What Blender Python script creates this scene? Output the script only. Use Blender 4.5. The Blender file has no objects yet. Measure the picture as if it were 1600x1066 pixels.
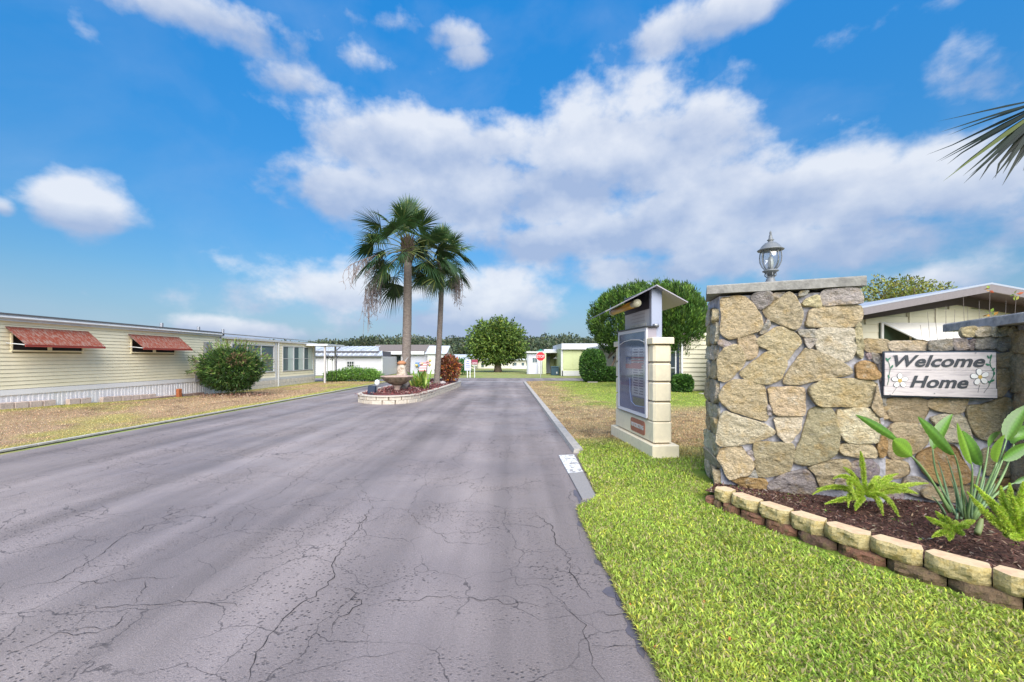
import bpy, math, random
import numpy as np
from mathutils import Vector, noise as mnoise
random.seed(7); RNG = np.random.default_rng(11)
SC = bpy.context.scene
COL = SC.collection
# ---------------------------------------------------------------- camera
F = 660.0; CH = 1.6; HY = 560.0; CX = 800.0          # focal length in photo pixels, eye height, horizon row
cam = bpy.data.cameras.new('camera'); cam.sensor_width = 36; cam.lens = 36*F/1600
cam.shift_y = (HY-533)/1600; cam.clip_end = 3000; cam.clip_start = .05
co = bpy.data.objects.new('camera', cam); COL.objects.link(co)
co.location = (0, 0, CH); co.rotation_euler = (math.radians(90), 0, 0); SC.camera = co
# ---------------------------------------------------------------- world: sky with broken cumulus
W = bpy.data.worlds.new('World'); SC.world = W; W.use_nodes = True
wt = W.node_tree; wt.nodes.clear()
def wn(t, **k):
    n = wt.nodes.new(t)
    for a, b in k.items(): setattr(n, a, b)
    return n
def wl(a, b): wt.links.new(a, b)
def wmath(op, a, b=None, c=None, clamp=False):
    n = wn('ShaderNodeMath', operation=op); n.use_clamp = clamp
    for i, v in enumerate((a, b, c)):
        if v is None: continue
        if isinstance(v, (int, float)): n.inputs[i].default_value = v
        else: wl(v, n.inputs[i])
    return n.outputs[0]
SUN_EL, SUN_AZ = 42, 171       # degrees; azimuth clockwise from +Y: high behind the camera
sky = wn('ShaderNodeTexSky', sky_type='NISHITA'); sky.sun_disc = False
sky.sun_elevation = math.radians(SUN_EL); sky.sun_rotation = math.radians(SUN_AZ)
sky.air_density = 1.0; sky.dust_density = .6; sky.ozone_density = 2.5
hs = wn('ShaderNodeHueSaturation'); hs.inputs['Saturation'].default_value = 1.40; hs.inputs['Value'].default_value = .75
hs.inputs['Hue'].default_value = .497
wl(sky.outputs[0], hs.inputs['Color'])   # paler and dimmer air low down is set below
tc = wn('ShaderNodeTexCoord'); D = tc.outputs['Generated']
sep = wn('ShaderNodeSeparateXYZ'); wl(D, sep.inputs[0])
az = wmath('ARCTAN2', sep.outputs[0], sep.outputs[1]); el = wmath('ARCSINE', sep.outputs[2])
# noise domain: squash height so clouds look layered
cmb = wn('ShaderNodeCombineXYZ'); wl(az, cmb.inputs[0]); wl(wmath('MULTIPLY', el, 1.35), cmb.inputs[1])
def wnoise(scale, detail, rough, off=(0, 0, 0), dist=0.0, src=None):
    m = wn('ShaderNodeVectorMath', operation='ADD'); wl(src or cmb.outputs[0], m.inputs[0]); m.inputs[1].default_value = off
    n = wn('ShaderNodeTexNoise'); n.inputs['Scale'].default_value = scale; n.inputs['Detail'].default_value = detail
    n.inputs['Roughness'].default_value = rough; n.inputs['Distortion'].default_value = dist
    wl(m.outputs[0], n.inputs['Vector']); return n.outputs[0]
n1 = wnoise(7.5, 9, .56, (3.1, 1.7, 0)); n3 = wnoise(6.0, 5, .5, (7.1, 2.7, 5)); n3b = wnoise(6.0, 5, .5, (7.1, 2.7+.05, 5))
n2 = wnoise(1.6, 4, .5, (9.2, 4.4, 2))
BL = [  # photo pixel centre, radii, weight of each cloud
 (650,225,160,62,1.0),(890,225,205,80,1.0),(800,300,250,75,1.0),(1010,260,170,80,.9),(1080,200,110,60,.8),
 (1130,330,240,85,1.0),(1330,300,220,75,1.0),(1530,290,170,70,1.0),(1250,390,330,50,.85),(930,370,260,45,.8),
 (130,330,100,55,1.0),(5,325,32,20,.8),(300,18,200,46,.66),(110,60,60,55,.45),(460,55,60,35,.5),
 (455,125,75,30,.50),(590,100,95,32,.42),(700,50,105,34,.62),(740,85,50,25,.6),
 (1130,22,200,42,.85),(950,40,60,22,.35),(1010,125,45,28,.38),(1170,110,80,35,.4),(1530,95,130,75,.65),(1400,30,250,40,.45),
 (540,300,90,45,.7),(470,260,60,30,.4),(560,470,240,48,.75),(770,480,120,60,.95),(660,500,220,40,.75),(400,520,160,25,.8),
 (330,512,70,22,.9),(1480,440,170,40,.7),(960,470,120,35,.35),(1240,470,200,45,.4),(1000,420,200,40,.6)]
mask = None; HS = None; GS = None
for (px, py, rx, ry, wgt) in BL:
    u = (px-CX)/F; v = (HY-py)/F
    a0 = math.atan2(u, 1); e0 = math.atan2(v, math.hypot(u, 1))
    ra = rx/F*math.cos(a0)**2; re = ry/F*math.cos(a0)*math.cos(e0)**2
    da = wmath('MULTIPLY', wmath('SUBTRACT', az, a0), 1/ra); de = wmath('MULTIPLY', wmath('SUBTRACT', el, e0), 1/re)
    d2 = wmath('ADD', wmath('MULTIPLY', da, da), wmath('MULTIPLY', de, de))
    g = wmath('MULTIPLY', wmath('EXPONENT', wmath('MULTIPLY', d2, -.95)), wgt*1.12)
    mask = g if mask is None else wmath('MAXIMUM', mask, g)
    hgt_ = wmath('MULTIPLY', wmath('MULTIPLY', g, g), de); g2 = wmath('MULTIPLY', g, g)
    HS = hgt_ if HS is None else wmath('ADD', HS, hgt_); GS = g2 if GS is None else wmath('ADD', GS, g2)
rel = wmath('DIVIDE', HS, wmath('ADD', GS, .05))
# outside the photographed part of the sky the same broken cloud goes on
outside = wn('ShaderNodeMapRange'); outside.interpolation_type = 'SMOOTHSTEP'
wl(wmath('MAXIMUM', wmath('DIVIDE', wmath('ABSOLUTE', az), .92), wmath('DIVIDE', wmath('ABSOLUTE', el), .70)), outside.inputs[0])
outside.inputs[1].default_value = .95; outside.inputs[2].default_value = 1.25
gen = wn('ShaderNodeMapRange'); wl(n2, gen.inputs[0]); gen.inputs[1].default_value = .42; gen.inputs[2].default_value = .64
gen.inputs[4].default_value = .85
mask = wmath('MAXIMUM', mask, wmath('MULTIPLY', outside.outputs[0], gen.outputs[0]))
den = wmath('ADD', mask, wmath('MULTIPLY', wmath('ADD', wmath('SUBTRACT', n1, .5), wmath('MULTIPLY', wmath('SUBTRACT', wnoise(2.7, 5, .5, (5.3, 8.8, 1)), .5), .9)), 1.65))
cov = wn('ShaderNodeMapRange'); cov.interpolation_type = 'SMOOTHSTEP'; wl(den, cov.inputs[0])
cov.inputs[1].default_value = .26; cov.inputs[2].default_value = .80
# thin veil plus horizon paling
veil = wn('ShaderNodeMapRange'); wl(wnoise(3.0, 6, .55, (1, 8, 3), .3), veil.inputs[0])
veil.inputs[1].default_value = .48; veil.inputs[2].default_value = .8; veil.inputs[4].default_value = .17
hz = wn('ShaderNodeMapRange'); wl(el, hz.inputs[0]); hz.inputs[1].default_value = .17; hz.inputs[2].default_value = 0.0; hz.inputs[4].default_value = .8
cover = wmath('MAXIMUM', wmath('MULTIPLY', cov.outputs[0], .90), veil.outputs[0])
# cloud shading: tops bright, thick bases lavender grey
lit = wn('ShaderNodeMapRange'); wl(wmath('ADD', wmath('ADD', wmath('MULTIPLY', wmath('SUBTRACT', n3, n3b), 1.5), wmath('MULTIPLY', wmath('SUBTRACT', n1, .5), .8)), wmath('MULTIPLY', rel, .85)), lit.inputs[0])
lit.inputs[1].default_value = -.34; lit.inputs[2].default_value = .46
crmp = wn('ShaderNodeMix', data_type='RGBA'); wl(lit.outputs[0], crmp.inputs[0])
crmp.inputs[6].default_value = (1.75, 2.18, 3.1, 1); crmp.inputs[7].default_value = (3.6, 3.75, 4.05, 1)
mx = wn('ShaderNodeMix', data_type='RGBA'); wl(cover, mx.inputs[0]); low = wn('ShaderNodeMapRange'); wl(wmath('ABSOLUTE', el), low.inputs[0]); low.inputs[2].default_value = .75; low.inputs[3].default_value = .40; low.inputs[4].default_value = 1.7
lm_ = wn('ShaderNodeVectorMath', operation='SCALE'); wl(hs.outputs[0], lm_.inputs[0]); wl(low.outputs[0], lm_.inputs['Scale']); hzm = wn('ShaderNodeMix', data_type='RGBA'); wl(hz.outputs[0], hzm.inputs[0]); wl(lm_.outputs[0], hzm.inputs[6]); hzm.inputs[7].default_value = (1.25, 2.05, 3.25, 1); wl(hzm.outputs[2], mx.inputs[6]); wl(crmp.outputs[2], mx.inputs[7])
bg = wn('ShaderNodeBackground'); bg.inputs[1].default_value = .05; wl(mx.outputs[2], bg.inputs[0])
wo = wn('ShaderNodeOutputWorld'); wl(bg.outputs[0], wo.inputs[0])
sl = bpy.data.lights.new('sun', 'SUN'); sl.energy = 1.5; sl.angle = math.radians(60); sl.color = (1, .95, .86)
so = bpy.data.objects.new('sun', sl); COL.objects.link(so)
sa, se = math.radians(SUN_AZ), math.radians(SUN_EL)
sd = Vector((math.sin(sa)*math.cos(se), math.cos(sa)*math.cos(se), math.sin(se)))
so.rotation_euler = (-sd).to_track_quat('-Z', 'Y').to_euler()
SC.view_settings.view_transform = 'Standard'; SC.view_settings.look = 'None'
SC.view_settings.gamma = 1; SC.view_settings.use_curve_mapping = False
SC.view_settings.exposure = 2.25
# ---------------------------------------------------------------- helpers
def P(px, py, Y): return Vector(((px-CX)*Y/F, Y, CH+(HY-py)*Y/F))
def G(px, py, z=0.0):
    Y = F*(CH-z)/(py-HY); return Vector(((px-CX)*Y/F, Y, z))
def fbm(x, y, s, seed=0, oct=4):
    """vectorised value noise 0..1"""
    x = np.asarray(x, float)*s+seed*17.3; y = np.asarray(y, float)*s+seed*9.1
    tot = np.zeros_like(x); amp = .5; nrm = 0
    def h(i, j):
        n = (i.astype(np.int64)*374761393+j.astype(np.int64)*668265263+seed*982451653) & 0x7fffffff
        n = ((n ^ (n >> 13))*1274126177) & 0x7fffffff
        return ((n ^ (n >> 16)) & 0xffff)/65535.0
    for o in range(oct):
        i = np.floor(x); j = np.floor(y); fx = x-i; fy = y-j
        fx = fx*fx*(3-2*fx); fy = fy*fy*(3-2*fy)
        v = (h(i, j)*(1-fx)+h(i+1, j)*fx)*(1-fy)+(h(i, j+1)*(1-fx)+h(i+1, j+1)*fx)*fy
        tot += v*amp; nrm += amp; amp *= .55; x = x*2.03+5.1; y = y*2.03+3.7
    return tot/nrm
def sst(a, b, x):
    t = np.clip((x-a)/(b-a), 0, 1); return t*t*(3-2*t)
MATS = {}
def mat(name, col, rough=.7, var=0.0, vscale=6.0, col2=None, bump=0.0, bscale=40.0, metal=0.0, attr=False, spec=.5,
        trans=0.0, det=6, stretch=(1, 1, 1), sss=0.0, mixlo=.35, mixhi=.65, rvar=0.0):
    if name in MATS: return MATS[name]
    m = bpy.data.materials.new(name); m.use_nodes = True; nt = m.node_tree; b = nt.nodes['Principled BSDF']
    b.inputs['Roughness'].default_value = rough; b.inputs['Metallic'].default_value = metal
    b.inputs['Specular IOR Level'].default_value = spec
    N = nt.nodes.new; L = nt.links.new
    src = None
    tcn = N('ShaderNodeTexCoord'); mp = N('ShaderNodeMapping'); mp.inputs['Scale'].default_value = stretch
    geo = N('ShaderNodeNewGeometry'); L(geo.outputs['Position'], mp.inputs[0])
    if attr:
        a = N('ShaderNodeAttribute'); a.attribute_name = 'Col'; src = a.outputs['Color']
    else:
        r = N('ShaderNodeRGB'); r.outputs[0].default_value = (*col, 1); src = r.outputs[0]
    nz = None
    if col2 is not None or var or rvar:
        nz = N('ShaderNodeTexNoise'); nz.inputs['Scale'].default_value = vscale; nz.inputs['Detail'].default_value = det
        nz.inputs['Roughness'].default_value = .62; L(mp.outputs[0], nz.inputs['Vector'])
    if col2 is not None:
        mr = N('ShaderNodeMapRange'); L(nz.outputs[0], mr.inputs[0]); mr.inputs[1].default_value = mixlo; mr.inputs[2].default_value = mixhi
        mx = N('ShaderNodeMix'); mx.data_type = 'RGBA'; L(mr.outputs[0], mx.inputs[0]); L(src, mx.inputs[6])
        mx.inputs[7].default_value = (*col2, 1); src = mx.outputs[2]
    if var:
        nv = N('ShaderNodeTexNoise'); nv.inputs['Scale'].default_value = vscale*3.1; nv.inputs['Detail'].default_value = 5
        L(mp.outputs[0], nv.inputs['Vector'])
        mr = N('ShaderNodeMapRange'); L(nv.outputs[0], mr.inputs[0]); mr.inputs[1].default_value = .25; mr.inputs[2].default_value = .75
        mr.inputs[3].default_value = 1-var; mr.inputs[4].default_value = 1+var
        mm = N('ShaderNodeMix'); mm.data_type = 'RGBA'; mm.blend_type = 'MULTIPLY'; mm.inputs[0].default_value = 1
        L(src, mm.inputs[6]); L(mr.outputs[0], mm.inputs[7]); src = mm.outputs[2]
    L(src, b.inputs['Base Color'])
    if rvar:
        mr = N('ShaderNodeMapRange'); L(nz.outputs[0], mr.inputs[0]); mr.inputs[1].default_value = .35; mr.inputs[2].default_value = .65
        mr.inputs[3].default_value = rough-rvar; mr.inputs[4].default_value = rough+rvar; L(mr.outputs[0], b.inputs['Roughness'])
    if bump:
        nb = N('ShaderNodeTexNoise'); nb.inputs['Scale'].default_value = bscale; nb.inputs['Detail'].default_value = 6
        L(mp.outputs[0], nb.inputs['Vector'])
        bp = N('ShaderNodeBump'); bp.inputs['Strength'].default_value = 1; bp.inputs['Distance'].default_value = bump
        L(nb.outputs[0], bp.inputs['Height']); L(bp.outputs[0], b.inputs['Normal'])
    if trans:
        tr = N('ShaderNodeBsdfTranslucent'); L(src, tr.inputs[0]); ms = N('ShaderNodeMixShader'); ms.inputs[0].default_value = trans
        out = [n for n in nt.nodes if n.type == 'OUTPUT_MATERIAL'][0]
        L(b.outputs[0], ms.inputs[1]); L(tr.outputs[0], ms.inputs[2]); L(ms.outputs[0], out.inputs[0])
    MATS[name] = m; return m
def glassmat(name, tint=(.02, .03, .035), rough=.05):
    return mat(name, tint, rough, spec=1.0)
def tag(o, label=None, cat=None, group=None, kind=None):
    if label: o['label'] = label
    if cat: o['category'] = cat
    if group: o['group'] = group
    if kind: o['kind'] = kind
    return o
def thing(name, loc, label, cat, group=None):
    o = bpy.data.objects.new(name, None); o.location = loc; o.empty_display_size = .1; COL.objects.link(o)
    return tag(o, label, cat, group)
WORLD = {}
def wloc(o):
    v = Vector((0, 0, 0))
    while o is not None: v += o.location; o = o.parent
    return v
class MB:
    def __init__(s): s.v = []; s.f = []; s.c = []
    def quad(s, a, b, c, d):
        n = len(s.v); s.v += [tuple(a), tuple(b), tuple(c), tuple(d)]; s.f.append((n, n+1, n+2, n+3)); return s
    def box(s, lo, hi, fr=None):
        x0, y0, z0 = lo; x1, y1, z1 = hi; n = len(s.v)
        pts = [(x0,y0,z0),(x1,y0,z0),(x1,y1,z0),(x0,y1,z0),(x0,y0,z1),(x1,y0,z1),(x1,y1,z1),(x0,y1,z1)]
        if fr: pts = [fr(*p) for p in pts]
        s.v += [tuple(p) for p in pts]
        s.f += [tuple(n+i for i in q) for q in ((0,3,2,1),(4,5,6,7),(0,1,5,4),(1,2,6,5),(2,3,7,6),(3,0,4,7))]; return s
    def bbox(s, lo, hi, bv=.01, fr=None):
        """box with chamfered vertical and top edges"""
        x0, y0, z0 = lo; x1, y1, z1 = hi; n = len(s.v); b = bv
        ring = [(x0+b,y0),(x1-b,y0),(x1,y0+b),(x1,y1-b),(x1-b,y1),(x0+b,y1),(x0,y1-b),(x0,y0+b)]
        cx, cy = (x0+x1)/2, (y0+y1)/2
        def ins(p, d): return (min(max(p[0], x0+d), x1-d), min(max(p[1], y0+d), y1-d))
        pts = [(*p, z0) for p in ring]+[(*p, z1-b) for p in ring]+[(*ins(p, b), z1) for p in ring]
        if fr: pts = [fr(*p) for p in pts]
        s.v += [tuple(p) for p in pts]
        for r in range(2):
            for i in range(8): s.f.append((n+r*8+i, n+r*8+(i+1) % 8, n+(r+1)*8+(i+1) % 8, n+(r+1)*8+i))
        s.f.append(tuple(n+16+i for i in range(8))); s.f.append(tuple(n+7-i for i in range(8))); return s
    def tube(s, pts, rad, seg=8, caps=True):
        pts = [Vector(p) for p in pts]; rad = [rad]*len(pts) if isinstance(rad, (int, float)) else rad
        n = len(s.v); prev = None
        for i, p in enumerate(pts):
            t = (pts[min(i+1, len(pts)-1)]-pts[max(i-1, 0)])
            t = t.normalized() if t.length > 1e-9 else Vector((0, 0, 1))
            if prev is None: a = t.orthogonal().normalized()
            else: a = (prev-t*prev.dot(t)); a = a.normalized() if a.length > 1e-6 else t.orthogonal().normalized()
            prev = a; b = t.cross(a)
            for k in range(seg):
                th = 2*math.pi*k/seg; s.v.append(tuple(p+(a*math.cos(th)+b*math.sin(th))*rad[i]))
        for i in range(len(pts)-1):
            for k in range(seg):
                s.f.append((n+i*seg+k, n+i*seg+(k+1) % seg, n+(i+1)*seg+(k+1) % seg, n+(i+1)*seg+k))
        if caps:
            s.f.append(tuple(n+seg-1-k for k in range(seg))); m = n+(len(pts)-1)*seg; s.f.append(tuple(m+k for k in range(seg)))
        return s
    def lathe(s, prof, c, seg=24, wob=None):
        n = len(s.v)
        for r, z in prof:
            for k in range(seg):
                th = 2*math.pi*k/seg; rr = r*(wob(th, z) if wob else 1)
                s.v.append((c[0]+rr*math.cos(th), c[1]+rr*math.sin(th), c[2]+z))
        for i in range(len(prof)-1):
            for k in range(seg): s.f.append((n+i*seg+k, n+i*seg+(k+1) % seg, n+(i+1)*seg+(k+1) % seg, n+(i+1)*seg+k))
        s.f.append(tuple(n+seg-1-k for k in range(seg))); m = n+(len(prof)-1)*seg; s.f.append(tuple(m+k for k in range(seg)))
        return s
    def prism(s, pts, off):
        n = len(s.v); k = len(pts); off = Vector(off)
        s.v += [tuple(p) for p in pts]+[tuple(Vector(p)+off) for p in pts]
        s.f.append(tuple(range(n, n+k))); s.f.append(tuple(n+2*k-1-i for i in range(k)))
        for i in range(k): s.f.append((n+i, n+k+i, n+k+(i+1) % k, n+(i+1) % k))
        return s
    def build(s, name, m, parent=None, smooth=False, kind=None, label=None, cols=None, normals=True):
        off = wloc(parent) if parent else Vector((0, 0, 0))
        me = bpy.data.meshes.new(name)
        me.from_pydata([(v[0]-off.x, v[1]-off.y, v[2]-off.z) for v in s.v], [], s.f)
        if cols is not None:
            ca = me.color_attributes.new('Col', 'FLOAT_COLOR', 'POINT')
            ca.data.foreach_set('color', np.concatenate([np.asarray(cols, float), np.ones((len(cols), 1))], 1).ravel())
        if normals:
            import bmesh
            bm = bmesh.new(); bm.from_mesh(me); bmesh.ops.recalc_face_normals(bm, faces=bm.faces); bm.to_mesh(me); bm.free()
        if smooth: me.polygons.foreach_set('use_smooth', [True]*len(me.polygons))
        me.materials.append(m); o = bpy.data.objects.new(name, me); COL.objects.link(o)
        if parent: o.parent = parent
        if kind: o['kind'] = kind
        if label: o['label'] = label
        return o
def npmesh(name, V, Fc, m, parent=None, cols=None, kind=None, smooth=False):
    off = np.array(wloc(parent)) if parent else np.zeros(3)
    V = np.asarray(V, float)-off; Fc = np.asarray(Fc, int); k = Fc.shape[1]
    me = bpy.data.meshes.new(name); me.vertices.add(len(V)); me.vertices.foreach_set('co', V.ravel())
    me.loops.add(Fc.size); me.loops.foreach_set('vertex_index', Fc.ravel().astype(np.int32))
    me.polygons.add(len(Fc)); me.polygons.foreach_set('loop_start', np.arange(0, Fc.size, k, dtype=np.int32))
    me.polygons.foreach_set('loop_total', np.full(len(Fc), k, dtype=np.int32))
    if cols is not None:
        ca = me.color_attributes.new('Col', 'FLOAT_COLOR', 'POINT')
        ca.data.foreach_set('color', np.concatenate([np.asarray(cols, float), np.ones((len(cols), 1))], 1).ravel())
    me.update(calc_edges=True)
    if smooth: me.polygons.foreach_set('use_smooth', np.ones(len(Fc), bool))
    me.materials.append(m); o = bpy.data.objects.new(name, me); COL.objects.link(o)
    if parent: o.parent = parent
    if kind: o['kind'] = kind
    return o
def leaves(name, C, Dr, Ln, Wd, cols, m, parent=None, kind=None, fold=.25):
    """many diamond leaves: centre base C, direction Dr, length, width, colour"""
    n = len(C); Dr = Dr/np.linalg.norm(Dr, axis=1, keepdims=True)
    r = RNG.normal(size=(n, 3)); S = np.cross(Dr, r); S /= np.linalg.norm(S, axis=1, keepdims=True)+1e-9
    U = np.cross(S, Dr); Ln = np.broadcast_to(Ln, n)[:, None]; Wd = np.broadcast_to(Wd, n)[:, None]
    mid = C+Dr*Ln*.5
    V = np.stack([C, mid+S*Wd*.5+U*Wd*fold, C+Dr*Ln, mid-S*Wd*.5+U*Wd*fold], 1).reshape(-1, 3)
    i = np.arange(n)[:, None]*4
    Fc = np.concatenate([i+[0, 1, 2], i+[0, 2, 3]], 0)
    return npmesh(name, V, Fc, m, parent, np.repeat(cols, 4, 0), kind)
def jit(base, n, v=.2, hue=.08):
    base = np.asarray(base, float)*1.35; k = 1+RNG.normal(0, v, (n, 1)); h = 1+RNG.normal(0, hue, (n, 3))
    return np.clip(base*k*h, .003, 1)
def pal(cols, n, wts=None, v=.2, hue=.06):
    cols = np.asarray(cols, float); idx = RNG.choice(len(cols), n, p=wts); return jit(cols[idx], n, v, hue)
LEAF = mat('leaf', (0, 0, 0), .55, attr=True, trans=.25, spec=.35)
LEAFG = mat('glossy_leaf', (0, 0, 0), .35, attr=True, trans=.2, spec=.5)
DRY = mat('dry_leaf', (0, 0, 0), .85, attr=True, trans=.15, spec=.2)
WHITE = mat('white_paint', (.58, .58, .575), .45, var=.05, vscale=3)
WHITE2 = mat('aged_white_metal', (.66, .67, .68), .4, var=.08, vscale=4, col2=(.56, .57, .6), mixlo=.45, mixhi=.8)
CREAM = mat('cream_siding', (.94, .85, .61), .5, var=.03, vscale=2, col2=(.88, .79, .55), mixlo=.4, mixhi=.8)
LIMEC = mat('lime_cream_siding', (.52, .56, .30), .55, var=.05, vscale=2)
GLASS = glassmat('window_glass'); DARK = mat('dark_void', (.012, .012, .014), .9)
METAL = mat('grey_metal', (.32, .33, .36), .35, metal=.6, var=.08)
BARK = mat('bark', (.16, .12, .09), .9, var=.3, vscale=14, bump=.02, bscale=30)
# ---------------------------------------------------------------- ground, road, lawns
gm = mat('far_turf', (.29, .25, .10), .95, var=.25, vscale=.8, col2=(.20, .26, .06), mixlo=.35, mixhi=.6)
b = MB(); b.quad((-600, -40, -.03), (600, -40, -.03), (600, 900, -.03), (-600, 900, -.03)); b.build('ground', gm, kind='structure')
# asphalt
am = bpy.data.materials.new('asphalt'); am.use_nodes = True; nt = am.node_tree; B = nt.nodes['Principled BSDF']
def N(t, **k):
    n = nt.nodes.new(t)
    for a, b_ in k.items(): setattr(n, a, b_)
    return n
def L(a, b_): nt.links.new(a, b_)
def nnoise(vec, s, d, r=.6):
    n = N('ShaderNodeTexNoise'); n.inputs['Scale'].default_value = s; n.inputs['Detail'].default_value = d; n.inputs['Roughness'].default_value = r
    L(vec, n.inputs['Vector']); return n.outputs[0]
def rng(x, a, b_, c, d):
    n = N('ShaderNodeMapRange'); L(x, n.inputs[0])
    for i, v in enumerate((a, b_, c, d)): n.inputs[i+1].default_value = v
    return n.outputs[0]
def mul(a, b_, t='MULTIPLY', f=1.0):
    n = N('ShaderNodeMix', data_type='RGBA', blend_type=t); n.inputs[0].default_value = f
    for i, v in ((6, a), (7, b_)):
        if isinstance(v, tuple): n.inputs[i].default_value = v
        else: L(v, n.inputs[i])
    return n.outputs[2]
pos = N('ShaderNodeNewGeometry').outputs['Position']
mpS = N('ShaderNodeMapping'); mpS.inputs['Scale'].default_value = (1.15, .06, 1); L(pos, mpS.inputs[0])
streak = rng(nnoise(mpS.outputs[0], 1.3, 4, .5), .3, .7, .64, 1.34)
patch = rng(nnoise(pos, .5, 5, .6), .3, .7, .90, 1.10)
grain = rng(nnoise(pos, 75, 6, .85), .3, .7, .62, 1.32)
basec = N('ShaderNodeMix', data_type='RGBA'); L(rng(nnoise(pos, .35, 3), .4, .6, 0, 1), basec.inputs[0])
basec.inputs[6].default_value = (.212, .179, .178, 1); basec.inputs[7].default_value = (.272, .228, .218, 1)
c = mul(mul(mul(basec.outputs[2], streak), patch), grain)
# worn, coarse patches with tiny pits and pale chips
vo = N('ShaderNodeTexVoronoi'); vo.inputs['Scale'].default_value = 34; L(pos, vo.inputs['Vector'])
worn = rng(nnoise(pos, .9, 5, .6), .44, .60, .06, 1)
pit = N('ShaderNodeMath', operation='MULTIPLY'); L(rng(vo.outputs['Distance'], .14, .34, 1, 0), pit.inputs[0]); L(worn, pit.inputs[1])
pc = N('ShaderNodeMix', data_type='RGBA'); L(rng(pit.outputs[0], 0, 1, 0, .75), pc.inputs[0]); L(c, pc.inputs[6]); pc.inputs[7].default_value = (.045, .038, .04, 1)
v3 = N('ShaderNodeTexVoronoi'); v3.inputs['Scale'].default_value = 24; L(pos, v3.inputs['Vector'])
chip = N('ShaderNodeMath', operation='GREATER_THAN'); L(v3.outputs['Color'], chip.inputs[0]); chip.inputs[1].default_value = .93
chd = N('ShaderNodeMath', operation='MULTIPLY'); L(chip.outputs[0], chd.inputs[0]); L(rng(v3.outputs['Distance'], .09, .14, 1, 0), chd.inputs[1])
ch = N('ShaderNodeMix', data_type='RGBA'); L(chd.outputs[0], ch.inputs[0]); L(pc.outputs[2], ch.inputs[6]); ch.inputs[7].default_value = (.42, .39, .38, 1)
# fine crazing
wv = N('ShaderNodeVectorMath', operation='ADD'); L(pos, wv.inputs[0])
wn_ = N('ShaderNodeTexNoise'); wn_.inputs['Scale'].default_value = 3; wn_.inputs['Detail'].default_value = 6; L(pos, wn_.inputs['Vector'])
ws = N('ShaderNodeVectorMath', operation='SCALE'); L(wn_.outputs['Color'], ws.inputs[0]); ws.inputs['Scale'].default_value = .35; L(ws.outputs[0], wv.inputs[1])
ve = N('ShaderNodeTexVoronoi', feature='DISTANCE_TO_EDGE'); ve.inputs['Scale'].default_value = 1.45; L(wv.outputs[0], ve.inputs['Vector'])
crz = N('ShaderNodeMath', operation='MULTIPLY'); L(rng(ve.outputs['Distance'], .002, .007, 1, 0), crz.inputs[0])
L(rng(nnoise(pos, .9, 3), .38, .50, 0, .72), crz.inputs[1])
cf = N('ShaderNodeMix', data_type='RGBA'); L(crz.outputs[0], cf.inputs[0]); L(ch.outputs[2], cf.inputs[6]); cf.inputs[7].default_value = (.03, .025, .028, 1)
L(cf.outputs[2], B.inputs['Base Color']); B.inputs['Roughness'].default_value = .62; B.inputs['Specular IOR Level'].default_value = .4
L(rng(worn, 0, 1, .5, .75), B.inputs['Roughness'])
hgt = N('ShaderNodeMath', operation='SUBTRACT'); L(nnoise(pos, 120, 4, .7), hgt.inputs[0]); L(pit.outputs[0], hgt.inputs[1])
bp = N('ShaderNodeBump'); bp.inputs['Distance'].default_value = .008; bp.inputs['Strength'].default_value = 1.0
L(hgt.outputs[0], bp.inputs['Height']); L(bp.outputs[0], B.inputs['Normal'])
road = MB(); road.quad((-8.65, -6, 0), (1.6, -6, 0), (1.1, 29, 0), (-8.15, 29, 0)).build('road', am, kind='structure')
road = bpy.data.objects['road']
cross = MB().quad((-90, 29, 0), (90, 29, 0), (90, 34.2, 0), (-90, 34.2, 0)).build('cross_street', am, kind='structure')
MB().box((-3.6, 28.6, 0), (.7, 28.85, .004)).build('stop_line', mat('worn_white_line', (.5, .5, .5), .7, var=.2), road)
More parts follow.
